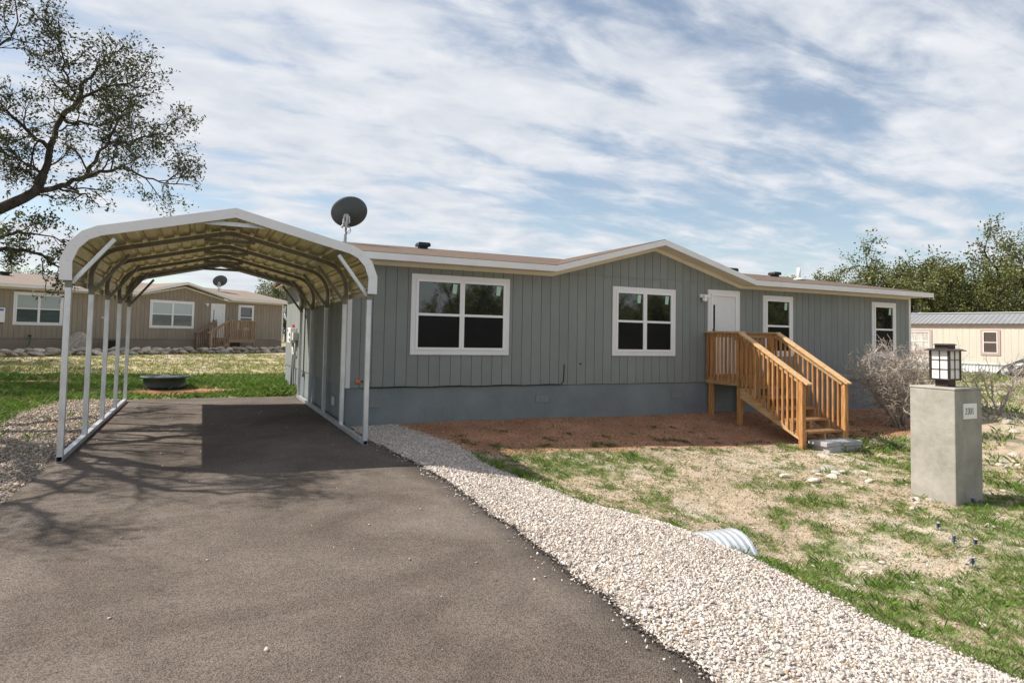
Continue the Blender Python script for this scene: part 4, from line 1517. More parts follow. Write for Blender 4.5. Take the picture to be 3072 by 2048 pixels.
# front and rear trim: folded white strip
for (ya, yb) in ((YA - .035, YA - .004), (YB + .004, YB + .03)):
    outp = inset(full, -.022)
    inp = inset(full, .098)
    inp[0] = (full[0][0] + .105, full[0][1]); inp[-1] = (full[-1][0] - .105, full[-1][1])
    outp[0] = (full[0][0] - .022, full[0][1]); outp[-1] = (full[-1][0] + .022, full[-1][1])
    n = len(outp)
    mb = MB()
    vs = [(x, ya, z) for x, z in outp] + [(x, ya, z) for x, z in inp] + [(x, yb, z) for x, z in outp] + [(x, yb, z) for x, z in inp]
    fs = []
    for i in range(n - 1):
        fs += [(i, i + 1, n + i + 1, n + i), (2 * n + i, 3 * n + i, 3 * n + i + 1, 2 * n + i + 1), (i, 2 * n + i, 2 * n + i + 1, i + 1), (n + i, n + i + 1, 3 * n + i + 1, 3 * n + i)]
    fs += [(0, n, 3 * n, 2 * n), (n - 1, 3 * n - 1, 4 * n - 1, 2 * n - 1)]
    mb.add(vs, fs)
    tr_ = mb.build("roof_trim", M['white_metal'], cp_root)
    for (x, z) in inset(full, .05)[1:-1]:
        MB().lathe([(0, 0), (.009, 0), (.009, .004), (0, .005)], 8).build("screw", M['galv'], tr_, loc=(x, ya - .0005, z), rot=(math.radians(90), 0, 0))
# base rails
PX = hw - .06
for sx in (-1, 1):
    br_ = MB()
    x0, t, a = sx * PX, .064, .004
    ya, yb = FY[0] - .05, FY[-1] + .12
    h = .032
    # open ended square tube
    o4 = [(-h, 0), (h, 0), (h, .064), (-h, .064)]
    i4 = [(-h + a, a), (h - a, a), (h - a, .064 - a), (-h + a, .064 - a)]
    vs = [(x0 + x, y, z + .002) for y in (ya, yb) for (x, z) in o4] + [(x0 + x, y, z + .002) for y in (ya, yb) for (x, z) in i4]
    fs = []
    for i in range(4):
        j = (i + 1) % 4
        fs += [(i, j, 4 + j, 4 + i), (8 + j, 8 + i, 12 + i, 12 + j), (j, i, 8 + i, 8 + j), (4 + i, 4 + j, 12 + j, 12 + i)]
    br_.add(vs, fs)
    br_.build("base_rail", M['galv'], cp_root)
for y in FY:
    for sx in (-1, 1):
        MB().box(sx * PX - .032, sx * PX + .032, y - .032, y + .032, .066, 2.16).build("post", M['galv'], cp_root, bevel=.004)
        MB().box(sx * PX - .027, sx * PX + .027, y - .037, y + .037, .066, .19).build("post_sleeve", M['galv'], cp_root)
        MB().bar((sx * (PX - .03), y - .0, 2.08), (sx * (PX - .44), y, 2.625), .045, .05, up=(0, 1, 0)).build("knee_brace", M['galv_dark'] if y > 9.5 else M['galv'], cp_root)  # braces behind the front frame take the steel with shade in its colour
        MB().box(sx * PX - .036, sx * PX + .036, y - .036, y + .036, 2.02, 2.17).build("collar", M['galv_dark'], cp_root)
    ins = smooth_poly(inset(full, .045), 4)
    ins = [(sxp, zz_) for sxp, zz_ in ins]
    pb = MB()
    lo, hi = inset(smooth_poly(full, 4), .016), inset(smooth_poly(full, 4), .076)
    n = len(lo)
    vs = [(x, y - .03, z) for x, z in lo] + [(x, y - .03, z) for x, z in hi] + [(x, y + .03, z) for x, z in lo] + [(x, y + .03, z) for x, z in hi]
    fs = []
    for i in range(n - 1):
        fs += [(i, i + 1, n + i + 1, n + i), (2 * n + i, 3 * n + i, 3 * n + i + 1, 2 * n + i + 1), (i, 2 * n + i, 2 * n + i + 1, i + 1), (n + i, n + i + 1, 3 * n + i + 1, 3 * n + i)]
    pb.add(vs, fs)
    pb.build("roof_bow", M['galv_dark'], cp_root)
    MB().bar((-.36, y, 2.925), (.36, y, 2.925), .035, .05).build("peak_brace", M['galv_dark'] if y > 9.5 else M['galv'], cp_root)  # inner peak braces use the steel with roof shade in its colour
    arc = [(.16 * math.cos(t), y - .034, 2.945 + .055 * math.sin(t)) for t in np.linspace(0.15, math.pi - .15, 9)]
    MB().tube(arc, .008, 5).build("peak_clip", M['galv'], cp_root)

# ------------------------------------------------------------------ pillar and lantern
PXB, PYB, PS_, PZ, PT = 8.785, 5.066, 0.59, h1(9.0, 5.3), 0.985
pil = thing("stucco_pillar", "square grey stucco pillar with house number plate by the front yard", "pillar", (PXB, PYB, PZ))
MB().box(0, PS_, 0, PS_, -.25, PT - PZ - .03).build("shaft", M['stucco'], pil, bevel=.012)
MB().box(-.006, PS_ + .006, -.006, PS_ + .006, PT - PZ - .031, PT - PZ).build("cap", M['stucco'], pil, bevel=.012)
zp = PT - PZ - .40
pl = MB().box(.155, .44, -.022, -.001, zp, zp + .20).build("number_plate", M['plate'], pil, bevel=.004)
# serif numerals drawn with thick and thin strokes: 2 3 0 1
dg = MB()


def stroke(pts, widths, ox, oz, sc):
    n = len(pts)
    L_, R_ = [], []
    for i in range(n):
        a, b_ = Vector(pts[max(i - 1, 0)]), Vector(pts[min(i + 1, n - 1)])
        d = (b_ - a).normalized()
        nn = Vector((-d.y, d.x)) * widths[i] / 2
        p = Vector(pts[i])
        L_.append(p + nn)
        R_.append(p - nn)
    vs = [(ox + v.x * sc, -.0245, oz + v.y * sc) for v in L_ + R_]
    dg.add(vs, [(i, i + 1, n + i + 1, n + i) for i in range(n - 1)])


def digit(ch, ox, oz, sc):
    T = lambda cx2, cz2, rx2, rz2, a0, a1, k=14: [(cx2 + rx2 * math.cos(math.radians(a0 + (a1 - a0) * i / k)), cz2 + rz2 * math.sin(math.radians(a0 + (a1 - a0) * i / k))) for i in range(k + 1)]
    if ch == '0':
        p = T(.28, .5, .22, .47, 0, 360, 28)
        stroke(p, [.05 + .09 * abs(math.cos(math.radians(360 * i / 28))) for i in range(29)], ox, oz, sc)
    elif ch == '1':
        stroke([(.28, 0.02), (.28, .97)], [.13, .13], ox, oz, sc)
        stroke([(.12, .03), (.44, .03)], [.05, .05], ox, oz, sc)
        stroke([(.10, .84), (.28, .95)], [.05, .06], ox, oz, sc)
    elif ch == '2':
        p = T(.27, .70, .20, .27, 160, -35, 14) + [(.30, .36), (.10, .06)]
        stroke(p, [.06] * 3 + [.08] * 4 + [.13] * 8 + [.10, .07], ox, oz, sc)
        stroke([(.06, .055), (.50, .055)], [.10, .10], ox, oz, sc)
    elif ch == '3':
        p = T(.25, .74, .19, .23, 150, -80, 12)
        stroke(p, [.05 + .08 * math.sin(math.pi * i / 12) for i in range(13)], ox, oz, sc)
        p = T(.24, .27, .22, .25, 85, -155, 14)
        stroke(p, [.05 + .09 * math.sin(math.pi * i / 14) for i in range(15)], ox, oz, sc)


for i, ch in enumerate("2301"):
    digit(ch, .175 + i * .049, zp + .062, .082)
dg.build("numerals", M['digit'], pl)

lan = thing("lantern", "dark bronze lantern with white grid panes on the stucco pillar", "lantern", (PXB + .285, PYB + .285, PT + .001))
MB().box(-.085, .085, -.085, .085, 0, .085).build("base", M['lantern'], lan, bevel=.004)
g = .133
MB().box(-g, g, -g, g, .085, .108).build("bottom_frame", M['lantern'], lan, bevel=.003)
for sx in (-1, 1):
    for sy in (-1, 1):
        MB().box(sx * g - .013 * (1 + sx), sx * g + .013 * (1 - sx), sy * g - .013 * (1 + sy), sy * g + .013 * (1 - sy), .108, .485).build("corner_post", M['lantern'], lan)
pw = (2 * g - .052) / 2
ph = (.485 - .108) / 3
for side in range(4):
    rot = side * math.pi / 2
    for i in range(2):
        for j in range(3):
            MB().box(-g + .026 + i * pw + .0, -g + .026 + (i + 1) * pw, -g + .012, -g + .016, .108 + j * ph, .108 + (j + 1) * ph).build("pane", M['frost'], lan, rot=(0, 0, rot))
    mm_ = MB().box(-.004, .004, -g + .002, -g + .0115, .108, .485)
    for j in (1, 2):
        mm_.box(-g + .026, -.004, -g + .002, -g + .0115, .108 + j * ph - .004, .108 + j * ph + .004).box(.004, g - .026, -g + .002, -g + .0115, .108 + j * ph - .004, .108 + j * ph + .004)
    mm_.build("muntin", M['lantern'], lan, rot=(0, 0, rot))
mb = MB()
a, b_ = .178, .135
mb.add([(-a, -a, .478), (a, -a, .478), (a, a, .478), (-a, a, .478), (-a, -a, .486), (a, -a, .486), (a, a, .486), (-a, a, .486), (-b_, -b_, .507), (b_, -b_, .507), (b_, b_, .507), (-b_, b_, .507)],
       [(3, 2, 1, 0), (0, 1, 5, 4), (1, 2, 6, 5), (2, 3, 7, 6), (3, 0, 4, 7), (4, 5, 9, 8), (5, 6, 10, 9), (6, 7, 11, 10), (7, 4, 8, 11), (8, 9, 10, 11)])
mb.build("lantern_roof", M['lantern'], lan)
MB().box(-.085, .085, -.085, .085, .507, .555).build("chimney", M['lantern'], lan)
mb = MB()
a, b_ = .105, .08
mb.add([(-a, -a, .555), (a, -a, .555), (a, a, .555), (-a, a, .555), (-b_, -b_, .575), (b_, -b_, .575), (b_, b_, .575), (-b_, b_, .575)],
       [(3, 2, 1, 0), (0, 1, 5, 4), (1, 2, 6, 5), (2, 3, 7, 6), (3, 0, 4, 7), (4, 5, 6, 7)])
mb.build("lantern_cap", M['lantern'], lan)

# ------------------------------------------------------------------ culvert
cz0 = -.64
cu = thing("culvert_pipe", "corrugated galvanised culvert pipe poking out of the white gravel", "pipe", (4.60, 4.78, cz0))
mb = MB()
npts, ln_ = 64, 1.15
prof_ = []
vs, fs = [], []
NS = 28
for lay in (0, 1):
    for i in range(npts + 1):
        t = i / npts
        rr = .350 + .013 * math.sin(t * ln_ / .075 * 2 * math.pi) - lay * .006
        if t < .03 and lay == 0:
            rr += .004
        for k in range(NS):
            a = 2 * math.pi * k / NS
            vs.append((.16 - t * ln_, rr * math.cos(a), rr * math.sin(a)))
B = (npts + 1) * NS
for lay in (0, 1):
    for i in range(npts):
        for k in range(NS):
            k2 = (k + 1) % NS
            q = [lay * B + v for v in (i * NS + k, (i + 1) * NS + k, (i + 1) * NS + k2, i * NS + k2)]
            fs.append(q if lay else q[::-1])
for k in range(NS):
    fs.append((k, (k + 1) % NS, B + (k + 1) % NS, B + k))
mb.add(vs, fs)
mb.build("corrugated_tube", M['galv'], cu, smooth=True, rot=(0, 0, math.radians(-6)))
mb = MB().tube([(.15, .357 * math.cos(a), .357 * math.sin(a)) for a in np.linspace(0, 2 * math.pi, 30)], .008, 6)
mb.build("rim", M['galv'], cu, smooth=True, rot=(0, 0, math.radians(-6)))

# ------------------------------------------------------------------ septic riser
rz_ = h1(-.85, 19.2)
ri = thing("septic_riser", "dark green round septic riser with flat lid in the grass", "septic riser", (-.85, 19.2, rz_))
MB().lathe([(.0, -.1), (.49, -.1), (.49, .05), (.50, .06), (.49, .07), (.49, .27), (.52, .285)], 40).build("body", M['riser'], ri, smooth=True)
MB().lathe([(.52, .285), (.575, .285), (.58, .305), (.57, .325), (.50, .335), (0, .345)], 40).build("lid", M['riser_lid'], ri, smooth=True)
for k in range(12):
    a = k * math.pi / 6
    MB().bar((.15 * math.cos(a), .15 * math.sin(a), .345), (.52 * math.cos(a), .52 * math.sin(a), .336), .02, .012).build("lid_rib", M['riser_lid'], ri)


# ================================================================== tan house
LR = math.radians(31.92)
LZ = 0.42
LO = Vector((-2.432, 37.279, 0)) + Vector((math.cos(LR), math.sin(LR), 0)) * (-8.2)
S8 = 8.2
lh = house("tan_house", "tan panel sided manufactured house beyond the carport behind a rock border", (LO.x, LO.y, LZ), LR,
           16.2, 8.4, 0.0, 1.05 - LZ, 3.16 - LZ, (S8 - .80, S8 + 1.77, S8 + 4.25, 3.76 - LZ),
           [(S8 - 5.83, S8 - 3.92, 1.63 - LZ, 3.06 - LZ, dict(cols=2, upper='glass_blind', lower='glass_teal', stickers=False)),
            (S8 - .03, S8 + 2.32, 1.62 - LZ, 3.05 - LZ, dict(cols=2, upper='glass_blind', lower='glass_teal', stickers=False)),
            (S8 + 4.96, S8 + 5.97, 1.61 - LZ, 3.04 - LZ, dict(cols=1, upper='glass', lower='glass_teal', stickers=False))],
           [(S8 + 3.28, S8 + 4.13, 1.15 - LZ, 3.03 - LZ)], 3.36 - LZ, 4.06 - LZ, 4.16 - LZ, ('tan_siding', 'tan_skirt', 'tan_shingle'),
           skirt_drop=.5, vents=(S8 + .9, S8 + 7.3))


def lw(x, y, z=None):
    """tan house local (x along wall from the big window, y away from the wall) to world"""
    p = LO + Vector((math.cos(LR), math.sin(LR), 0)) * (x + S8) + Vector((-math.sin(LR), math.cos(LR), 0)) * y
    return (p.x, p.y, h1(p.x, p.y) if z is None else z)


wall_lamp("white wall lamp left of the tan house's door", lw(3.0, -.017, 2.97), LR)
satellite_dish("small dark satellite dish on the tan house's roof", lw(5.4, 2.6, 3.36 + (4.16 - 3.36) / 4.6 * 3.0), LR - .5, 1.05, .30)


def lroof_vent(label, x, y):
    r = thing("roof_vent", label, "roof vent", lw(x, y, 3.36 + .8 / 4.6 * (y + .4) - .01), LR)
    MB().box(-.16, .16, -.16, .16, 0, .08).build("vent_neck", M['black'], r)
    MB().box(-.24, .24, -.24, .24, .08, .15).build("vent_hood", M['black'], r, bevel=.03)


lroof_vent("black roof vent at the left end of the tan house", -5.2, 2.9)
lroof_vent("black roof vent left of the tan house's gable, behind a carport brace", -1.2, 2.6)
lroof_vent("black roof vent right of the tan house's gable", 3.6, 2.9)

# tan house porch, stairs running down to the left along the wall
p0 = lw(3.52, -1.35, 0)
tz = 1.12
tp = thing("wooden_porch", "small brown wooden porch with side stairs on the tan house", "porch", (p0[0], p0[1], 0), LR)
TM = ('wood_grey', 'wood_grey', 'wood_grey', 'wood_grey')
TW, TD = 1.62, 1.32
for i in range(9):
    MB().box(0, TW, .003 + i * .146, .141 + i * .146, tz - .036, tz).build("deck_board", M['wood_grey'], tp)
MB().box(0, TW, -.04, -.002, tz - .2, tz - .02).build("rim_joist", M['wood_grey'], tp)
MB().box(0, .036, .0, TD, tz - .2, tz - .037).build("rim_joist", M['wood_grey'], tp)
MB().box(TW - .036, TW, .0, TD, tz - .2, tz - .037).build("rim_joist", M['wood_grey'], tp)
gz_l = h1(p0[0], p0[1])
for ax in (.05, TW - .05):
    for ay in (.05, TD - .06):
        MB().box(ax - .045, ax + .045, ay - .045, ay + .045, gz_l - .3, tz + .95).build("post", M['wood_grey'], tp)
railing(tp, (.0, -.0), (TW, -.0), tz, tz + 1.0, 15, (0, -1), TM)
railing(tp, (TW, .0), (TW, TD), tz, tz + 1.0, 10, (1, 0), TM)
stair(tp, (0.0, .02), (-1, 0), 1.1, tz, 4, .165, .27, TM, rails=(True, True), post_foot=gz_l, rail_h=1.0, nb=9)


# rocks
def rock_mesh(name, seed, mat_, sub=2, flat=.7, rough=.28):
    rng_ = random.Random(seed)
    bm = bmesh.new()
    bmesh.ops.create_icosphere(bm, subdivisions=sub, radius=1.0)
    # chop with random planes for broken faces
    for _ in range(7):
        nrm = Vector((rng_.gauss(0, 1), rng_.gauss(0, 1), rng_.gauss(0, 1))).normalized()
        dcut = rng_.uniform(.55, .85)
        for v in bm.verts:
            e = v.co.dot(nrm) - dcut
            if e > 0:
                v.co -= nrm * e
    for v in bm.verts:
        v.co *= 1 + rng_.uniform(-.05, .05)
        v.co.z *= flat
    me = bpy.data.meshes.new(name)
    bm.to_mesh(me)
    bm.free()
    me.materials.append(mat_)
    return me


ROCKS = [rock_mesh("stone", 100 + i, M['rock'], 2) for i in range(6)]
WROCKS = [rock_mesh("limestone_rock", 200 + i, M['whiterock'], 2, flat=.5) for i in range(6)]
sb_ = thing("stone_border", "low dry stacked rock border along the front of the tan house", "rock border", lw(0, -2.4))
sbl = Vector(sb_.location)
rr_ = random.Random(5)
for course in range(2):
    x = -7.6
    while x < 7.6:
        s = rr_.uniform(.14, .30)
        p = Vector(lw(x, -2.4 + rr_.uniform(-.12, .12) + .06 * course, None))
        o = link("stone", rr_.choice(ROCKS), sb_, (p.x - sbl.x, p.y - sbl.y, p.z - sbl.z + .08 + course * .15), (rr_.uniform(-.4, .4), rr_.uniform(-.4, .4), LR + rr_.uniform(-.5, .5)))
        o.scale = (s * 1.25, s * .9, s * rr_.uniform(.55, .85))
        x += s * rr_.uniform(1.7, 2.15)
bd = thing("rock_bed", "loose rocks strewn in the bed under the tan house's wall", "rocks", lw(0, -1.5))
bdl = Vector(bd.location)
for i in range(46):
    x = rr_.uniform(-5.5, 7.6)
    if 1.6 < x < 5.3 and rr_.random() < .6:
        continue
    p = Vector(lw(x, rr_.uniform(-1.9, -.9), None))
    s = rr_.uniform(.10, .24)
    o = link("stone", rr_.choice(ROCKS), bd, (p.x - bdl.x, p.y - bdl.y, p.z - bdl.z + .08), (rr_.uniform(-.4, .4), rr_.uniform(-.4, .4), rr_.uniform(0, 6)))
    o.scale = (s * 1.3, s, s * .9)
bl = link("boulder", rock_mesh("boulder", 77, M['rock'], 3, 1.0), None, (*lw(-3.75, -1.1)[:2], lw(-3.75, -1.1)[2] + .42), (.25, .35, LR + .4))
bl.scale = (.52, .36, .58)
tag(bl, "large upright boulder in the rock bed below the tan house's left window", "boulder")
fp = thing("flower_pot", "black plastic pot against the tan house's skirting", "pot", lw(-2.1, -.65))
MB().lathe([(0, 0), (.20, 0), (.28, .52), (.31, .52), (.31, .60), (.27, .60), (.24, .5), (0, .5)], 20).build("pot_body", M['pot'], fp, smooth=False)
ub = thing("utility_box", "white utility box with a blue label at the tan house's left end", "utility box", lw(-6.45, -.02, 1.72), LR)
MB().box(-.28, .28, -.2, 0, 0, .62).build("box_body", M['vinyl'], ub, bevel=.015)
MB().box(-.12, .22, -.206, -.2, .49, .57).build("blue_label", M['blue'], ub)
MB().box(-.10, .02, -.206, -.2, .14, .30).build("switch_panel", M['greybox'], ub)
ho = thing("garden_hose", "green garden hose hanging from the tan house's tap", "hose", lw(-5.2, -.1, 1.05), LR)
MB().tube([(0, -.05, .1), (0.02, -.08, 0), (-.05, -.12, -.25), (-.3, -.3, -.5), (-.7, -.5, -.58), (-1.3, -.5, -.55), (-2.2, -.6, -.55)], .02, 6).build("hose_tube", M['hose'], ho, smooth=True)
MB().box(-.04, .04, -.09, 0, .08, .16).build("tap", M['black'], ho)
dv = thing("dryer_vent", "small grey round vent low on the tan wall behind the carport posts", "vent", lw(-2.25, -.017, 2.05), LR)
MB().lathe([(0, 0), (.06, 0), (.05, .06), (0, .06)], 14).build("vent_hood", M['greybox'], dv, rot=(math.radians(90), 0, 0))

# ================================================================== cream trailer on the right
TR = math.radians(-73.06)
tr_root = thing("trailer_home", "cream single wide trailer home with a grey ribbed metal roof", "trailer home", (38.135, 19.563, 0.08), TR)
X0, X1 = -10.0, 7.0
fwall = MB().box(X0, X1, .0, .1, .46, 2.60).build("front_wall", M['trailer'], tr_root)
pan = MB().box(.006, 1.214, -.012, -.001, .52, 2.41).mesh("wall_panel", M['trailer'])
x = X0
while x < X1 - 1.2:
    link("wall_panel", pan, fwall, (x, 0, 0))
    for k in range(1, 4):
        MB().box(x + k * .305 - .008, x + k * .305 + .008, -.018, -.012, .52, 2.41).build("batten", M['trailer'], fwall)
    x += 1.22
MB().box(X0, X1, -.03, -.0125, 2.415, 2.60).build("pink_band", M['pink'], tr_root)
MB().box(X0, X1, -.035, -.0125, .44, .52).build("base_trim", M['vinyl'], tr_root)
MB().box(X0, X0 + .1, .101, 4.2, .1, 2.6).box(X1 - .1, X1, .101, 4.2, .1, 2.6).build("end_wall", M['trailer'], tr_root)
sk = MB().box(X0, X1, .02, .05, -.35, .439).build("skirting", M['vinyl'], tr_root)
ribm = MB().box(0, .05, .002, .0195, -.35, .438).mesh("skirting_rib", M['vinyl'])
for k in range(int((X1 - X0) / .15)):
    link("skirting_rib", ribm, sk, (X0 + k * .15 + .03, 0, 0))
rfm = MB()
sl = (3.27 - 2.63) / 2.25
ribw = .23
vs = []
cr_ = []
for k in range(4):
    for dx, hh in ((0, 0), (.09, 0), (.105, .022), (.125, .022), (.14, 0)):
        cr_.append((k * ribw + dx, hh))
cr_.append((4 * ribw, 0))
n = len(cr_)
vs = [(x, -.16, 2.63 - sl * .0 + hh) for x, hh in cr_] + [(x, 2.1, 3.27 + hh) for x, hh in cr_] + [(x, -.16, 2.61 + hh) for x, hh in cr_] + [(x, 2.1, 3.25 + hh) for x, hh in cr_]
fs = []
for i in range(n - 1):
    fs += [(i, i + 1, n + i + 1, n + i), (2 * n + i, 3 * n + i, 3 * n + i + 1, 2 * n + i + 1), (i, 2 * n + i, 2 * n + i + 1, i + 1)]
rfm.add(vs, fs)
rmesh = rfm.mesh("roof_panel", M['metalroof'])
k = 0
roof_t = MB().box(X0 - .1, X1 + .1, -.1, 4.3, 2.601, 2.606).prism([(-.1, 2.606), (2.1, 3.20), (4.3, 2.606)], 'x', X0 - .05, X1 + .05).build("roof", M['metalroof'], tr_root)
x = X0 - .2
while x < X1:
    link("roof_panel", rmesh, roof_t, (x, 0, 0))
    x += 4 * ribw
MB().box(X0 - .2, X1 + .3, 1.98, 2.22, 3.285, 3.32).build("ridge_cap", M['vinyl'], roof_t)
window(tr_root, -4.45, -3.22, .98, 2.30, cols=1, upper='curtain', lower='curtain', stickers=False, trim='pink', tw=.11)
window(tr_root, -.96, -.09, .94, 2.31, cols=1, upper='blind_dark', lower='blind_dark', stickers=False, trim='pink', tw=.11)
window(tr_root, 3.4, 4.3, .94, 2.31, cols=1, upper='blind_dark', lower='blind_dark', stickers=False, trim='pink', tw=.11)

# tarp heap in front of the trailer
bm = bmesh.new()
bmesh.ops.create_icosphere(bm, subdivisions=4, radius=1.0)
for v in bm.verts:
    x, y, z = v.co
    f = 1 + .10 * math.sin(9 * math.atan2(y, x) + 3 * z) * (1 - max(z, 0)) + .06 * math.sin(5 * x + 7 * y)
    v.co = Vector((x * f * 1.2, y * f * .75, max(z, -.05) * (.85 + .15 * math.sin(3 * x + 1))))
me = bpy.data.meshes.new("tarp_heap")
bm.to_mesh(me)
bm.free()
me.materials.append(M['tarp'])
tq = (38.1, 17.75)
o = link("tarp_heap", me, None, (tq[0] - .9, tq[1] + .2, h1(*tq) + .0), (0, .05, TR))
tag(o, "black plastic tarp over a heap beside the cream trailer", "tarp")


# ================================================================== vegetation
class Tree:
    def __init__(self, seed):
        self.r = random.Random(seed)
        self.trunk, self.br = MB(), MB()
        self.lp, self.ln = [], []

    def wig(self, p, d, length, segs, wob, up=0.0):
        pts = [Vector(p)]
        d = Vector(d).normalized()
        for i in range(segs):
            d = (d + Vector((self.r.gauss(0, wob), self.r.gauss(0, wob), self.r.gauss(0, wob) + up))).normalized()
            pts.append(pts[-1] + d * (length / segs))
        return pts

    def along(self, pts, t):
        n = len(pts) - 1
        f = min(t * n, n - 1e-6)
        i = int(f)
        p = pts[i].lerp(pts[i + 1], f - i)
        return p, (pts[i + 1] - pts[i]).normalized()

    def side(self, d, ang):
        a = d.orthogonal().normalized()
        a.rotate(Matrix.Rotation(self.r.uniform(0, 2 * math.pi), 3, d))
        return (d * math.cos(ang) + a * math.sin(ang)).normalized()

    def limb(self, pts, r0, r1, level, maxlev, spec, where=None):
        """spec: list per level of (children, length, wobble, radius, leaves)"""
        n = len(pts)
        rad = [r0 + (r1 - r0) * i / (n - 1) for i in range(n)]
        sides = 8 if r0 > .07 else (5 if r0 > .02 else 3)
        (self.trunk if r0 > .09 else self.br).tube(pts, rad, sides, cap=False)
        if level >= maxlev:
            k, spread = spec[level]['leaves'], spec[level].get('spread', .06)
            for _ in range(k):
                p, d = self.along(pts, self.r.uniform(.15, 1.0))
                self.lp.append(p + Vector((self.r.gauss(0, spread), self.r.gauss(0, spread), self.r.gauss(0, spread))))
            return
        sp = spec[level]
        for c in range(sp['n']):
            t = sp.get('t0', .2) + (1 - sp.get('t0', .2)) * (c + self.r.random()) / sp['n']
            p, d = self.along(pts, t)
            nd = self.side(d, self.r.uniform(*sp.get('ang', (.5, 1.2))))
            nd.z += sp.get('up', .1)
            ln = sp['len'] * self.r.uniform(.55, 1.15) * (1.15 - .5 * t)
            rr = max(rad[min(int(t * n), n - 1)] * .55, sp['rad'] * .6)
            rr = min(rr, sp['rad'])
            cp_ = self.wig(p, nd, ln, sp.get('seg', 4), sp.get('wob', .22), sp.get('grav', 0))
            self.limb(cp_, rr, rr * .4, level + 1, maxlev, spec)

    def leaves(self, size, pal, seed, asp=.5):
        rng = np.random.default_rng(seed)
        P = np.array([tuple(p) for p in self.lp])
        n = len(P)
        u = rng.normal(size=(n, 3))
        u /= np.linalg.norm(u, axis=1)[:, None]
        w = rng.normal(size=(n, 3))
        w[:, 2] *= .6
        v = np.cross(u, w)
        v /= np.linalg.norm(v, axis=1)[:, None] + 1e-9
        s = size * rng.uniform(.6, 1.3, (n, 1))
        A, B_, C_, D_ = P - u * s, P + v * s * asp - u * s * .1, P + u * s, P - v * s * asp - u * s * .1
        Vv = np.stack([A, B_, C_, D_], 1).reshape(-1, 3)
        Ff = (np.arange(n) * 4)[:, None] + np.arange(4)[None]
        pal = np.array(pal)
        ci = rng.choice(len(pal), n, p=pal[:, 3] / pal[:, 3].sum())
        cc = pal[ci, :3] * rng.uniform(.7, 1.3, (n, 1))
        return Vv, Ff, np.repeat(cc, 4, axis=0)


OAK = [(0.062, 0.075, 0.020, 4), (0.085, 0.095, 0.027, 3), (0.045, 0.056, 0.016, 3), (0.13, 0.115, 0.04, .8)]
OAKY = [(0.14, 0.155, 0.045, 4), (0.115, 0.135, 0.04, 3), (0.19, 0.18, 0.06, 1.6), (0.085, 0.105, 0.033, 2.4)]


def finish_tree(T, name, label, loc, leafsize, pal, seed, cat="tree", group=None, asp=.5, barkm='bark'):
    root = thing(name, label, cat, loc, 0, group)
    if T.trunk.v:
        T.trunk.build("trunk", M[barkm], root, smooth=True)
    if T.br.v:
        tag(T.br.build("branches", M[barkm], root, smooth=True), kind='stuff')
    if T.lp:
        Vv, Ff, Cc = T.leaves(leafsize, pal, seed, asp)
        tag(link("crown", fast_mesh("crown", Vv, Ff, M['leaf'], Cc), root), kind='stuff')
    return root


# --- big live oak at the left, trunk just out of frame
TX, TY = -6.2, 13.6
TZ = h1(TX, TY)
T = Tree(11)
rel = lambda pts: [Vector((x - TX, y - TY, z - TZ)) for x, y, z in pts]


def dense(pts, k=3, wob=.03):
    out = []
    for i in range(len(pts) - 1):
        for j in range(k):
            p = pts[i].lerp(pts[i + 1], j / k)
            out.append(p + Vector((T.r.gauss(0, wob), T.r.gauss(0, wob), T.r.gauss(0, wob))))
    out.append(pts[-1])
    return out


trunk = dense(rel([(TX, TY, TZ - .3), (TX + .1, TY, 1.0), (-5.9, 13.5, 2.0), (-5.3, 13.4, 2.7)]), 3, .03)
T.trunk.tube(trunk, [.36 - .012 * i for i in range(len(trunk))], 10, cap=False)
lv3 = dict(leaves=5, spread=.045)
S_vis = [dict(n=9, len=1.0, rad=.020, wob=.25, up=.12, t0=.12, seg=5, ang=(.5, 1.25)),
         dict(n=7, len=.48, rad=.009, wob=.3, up=.06, t0=.2, ang=(.5, 1.3)),
         dict(n=4, len=.23, rad=.005, wob=.35, up=.0, t0=.15, seg=3, ang=(.4, 1.2)), lv3]
main = dense(rel([(-5.3, 13.4, 2.7), (-4.2, 13.2, 3.05), (-3.05, 13.0, 3.46), (-2.60, 13.0, 3.78), (-2.50, 13.05, 4.10)]), 3, .015)
T.trunk.tube(main, [.115 - .0042 * i for i in range(len(main))], 8, cap=False)
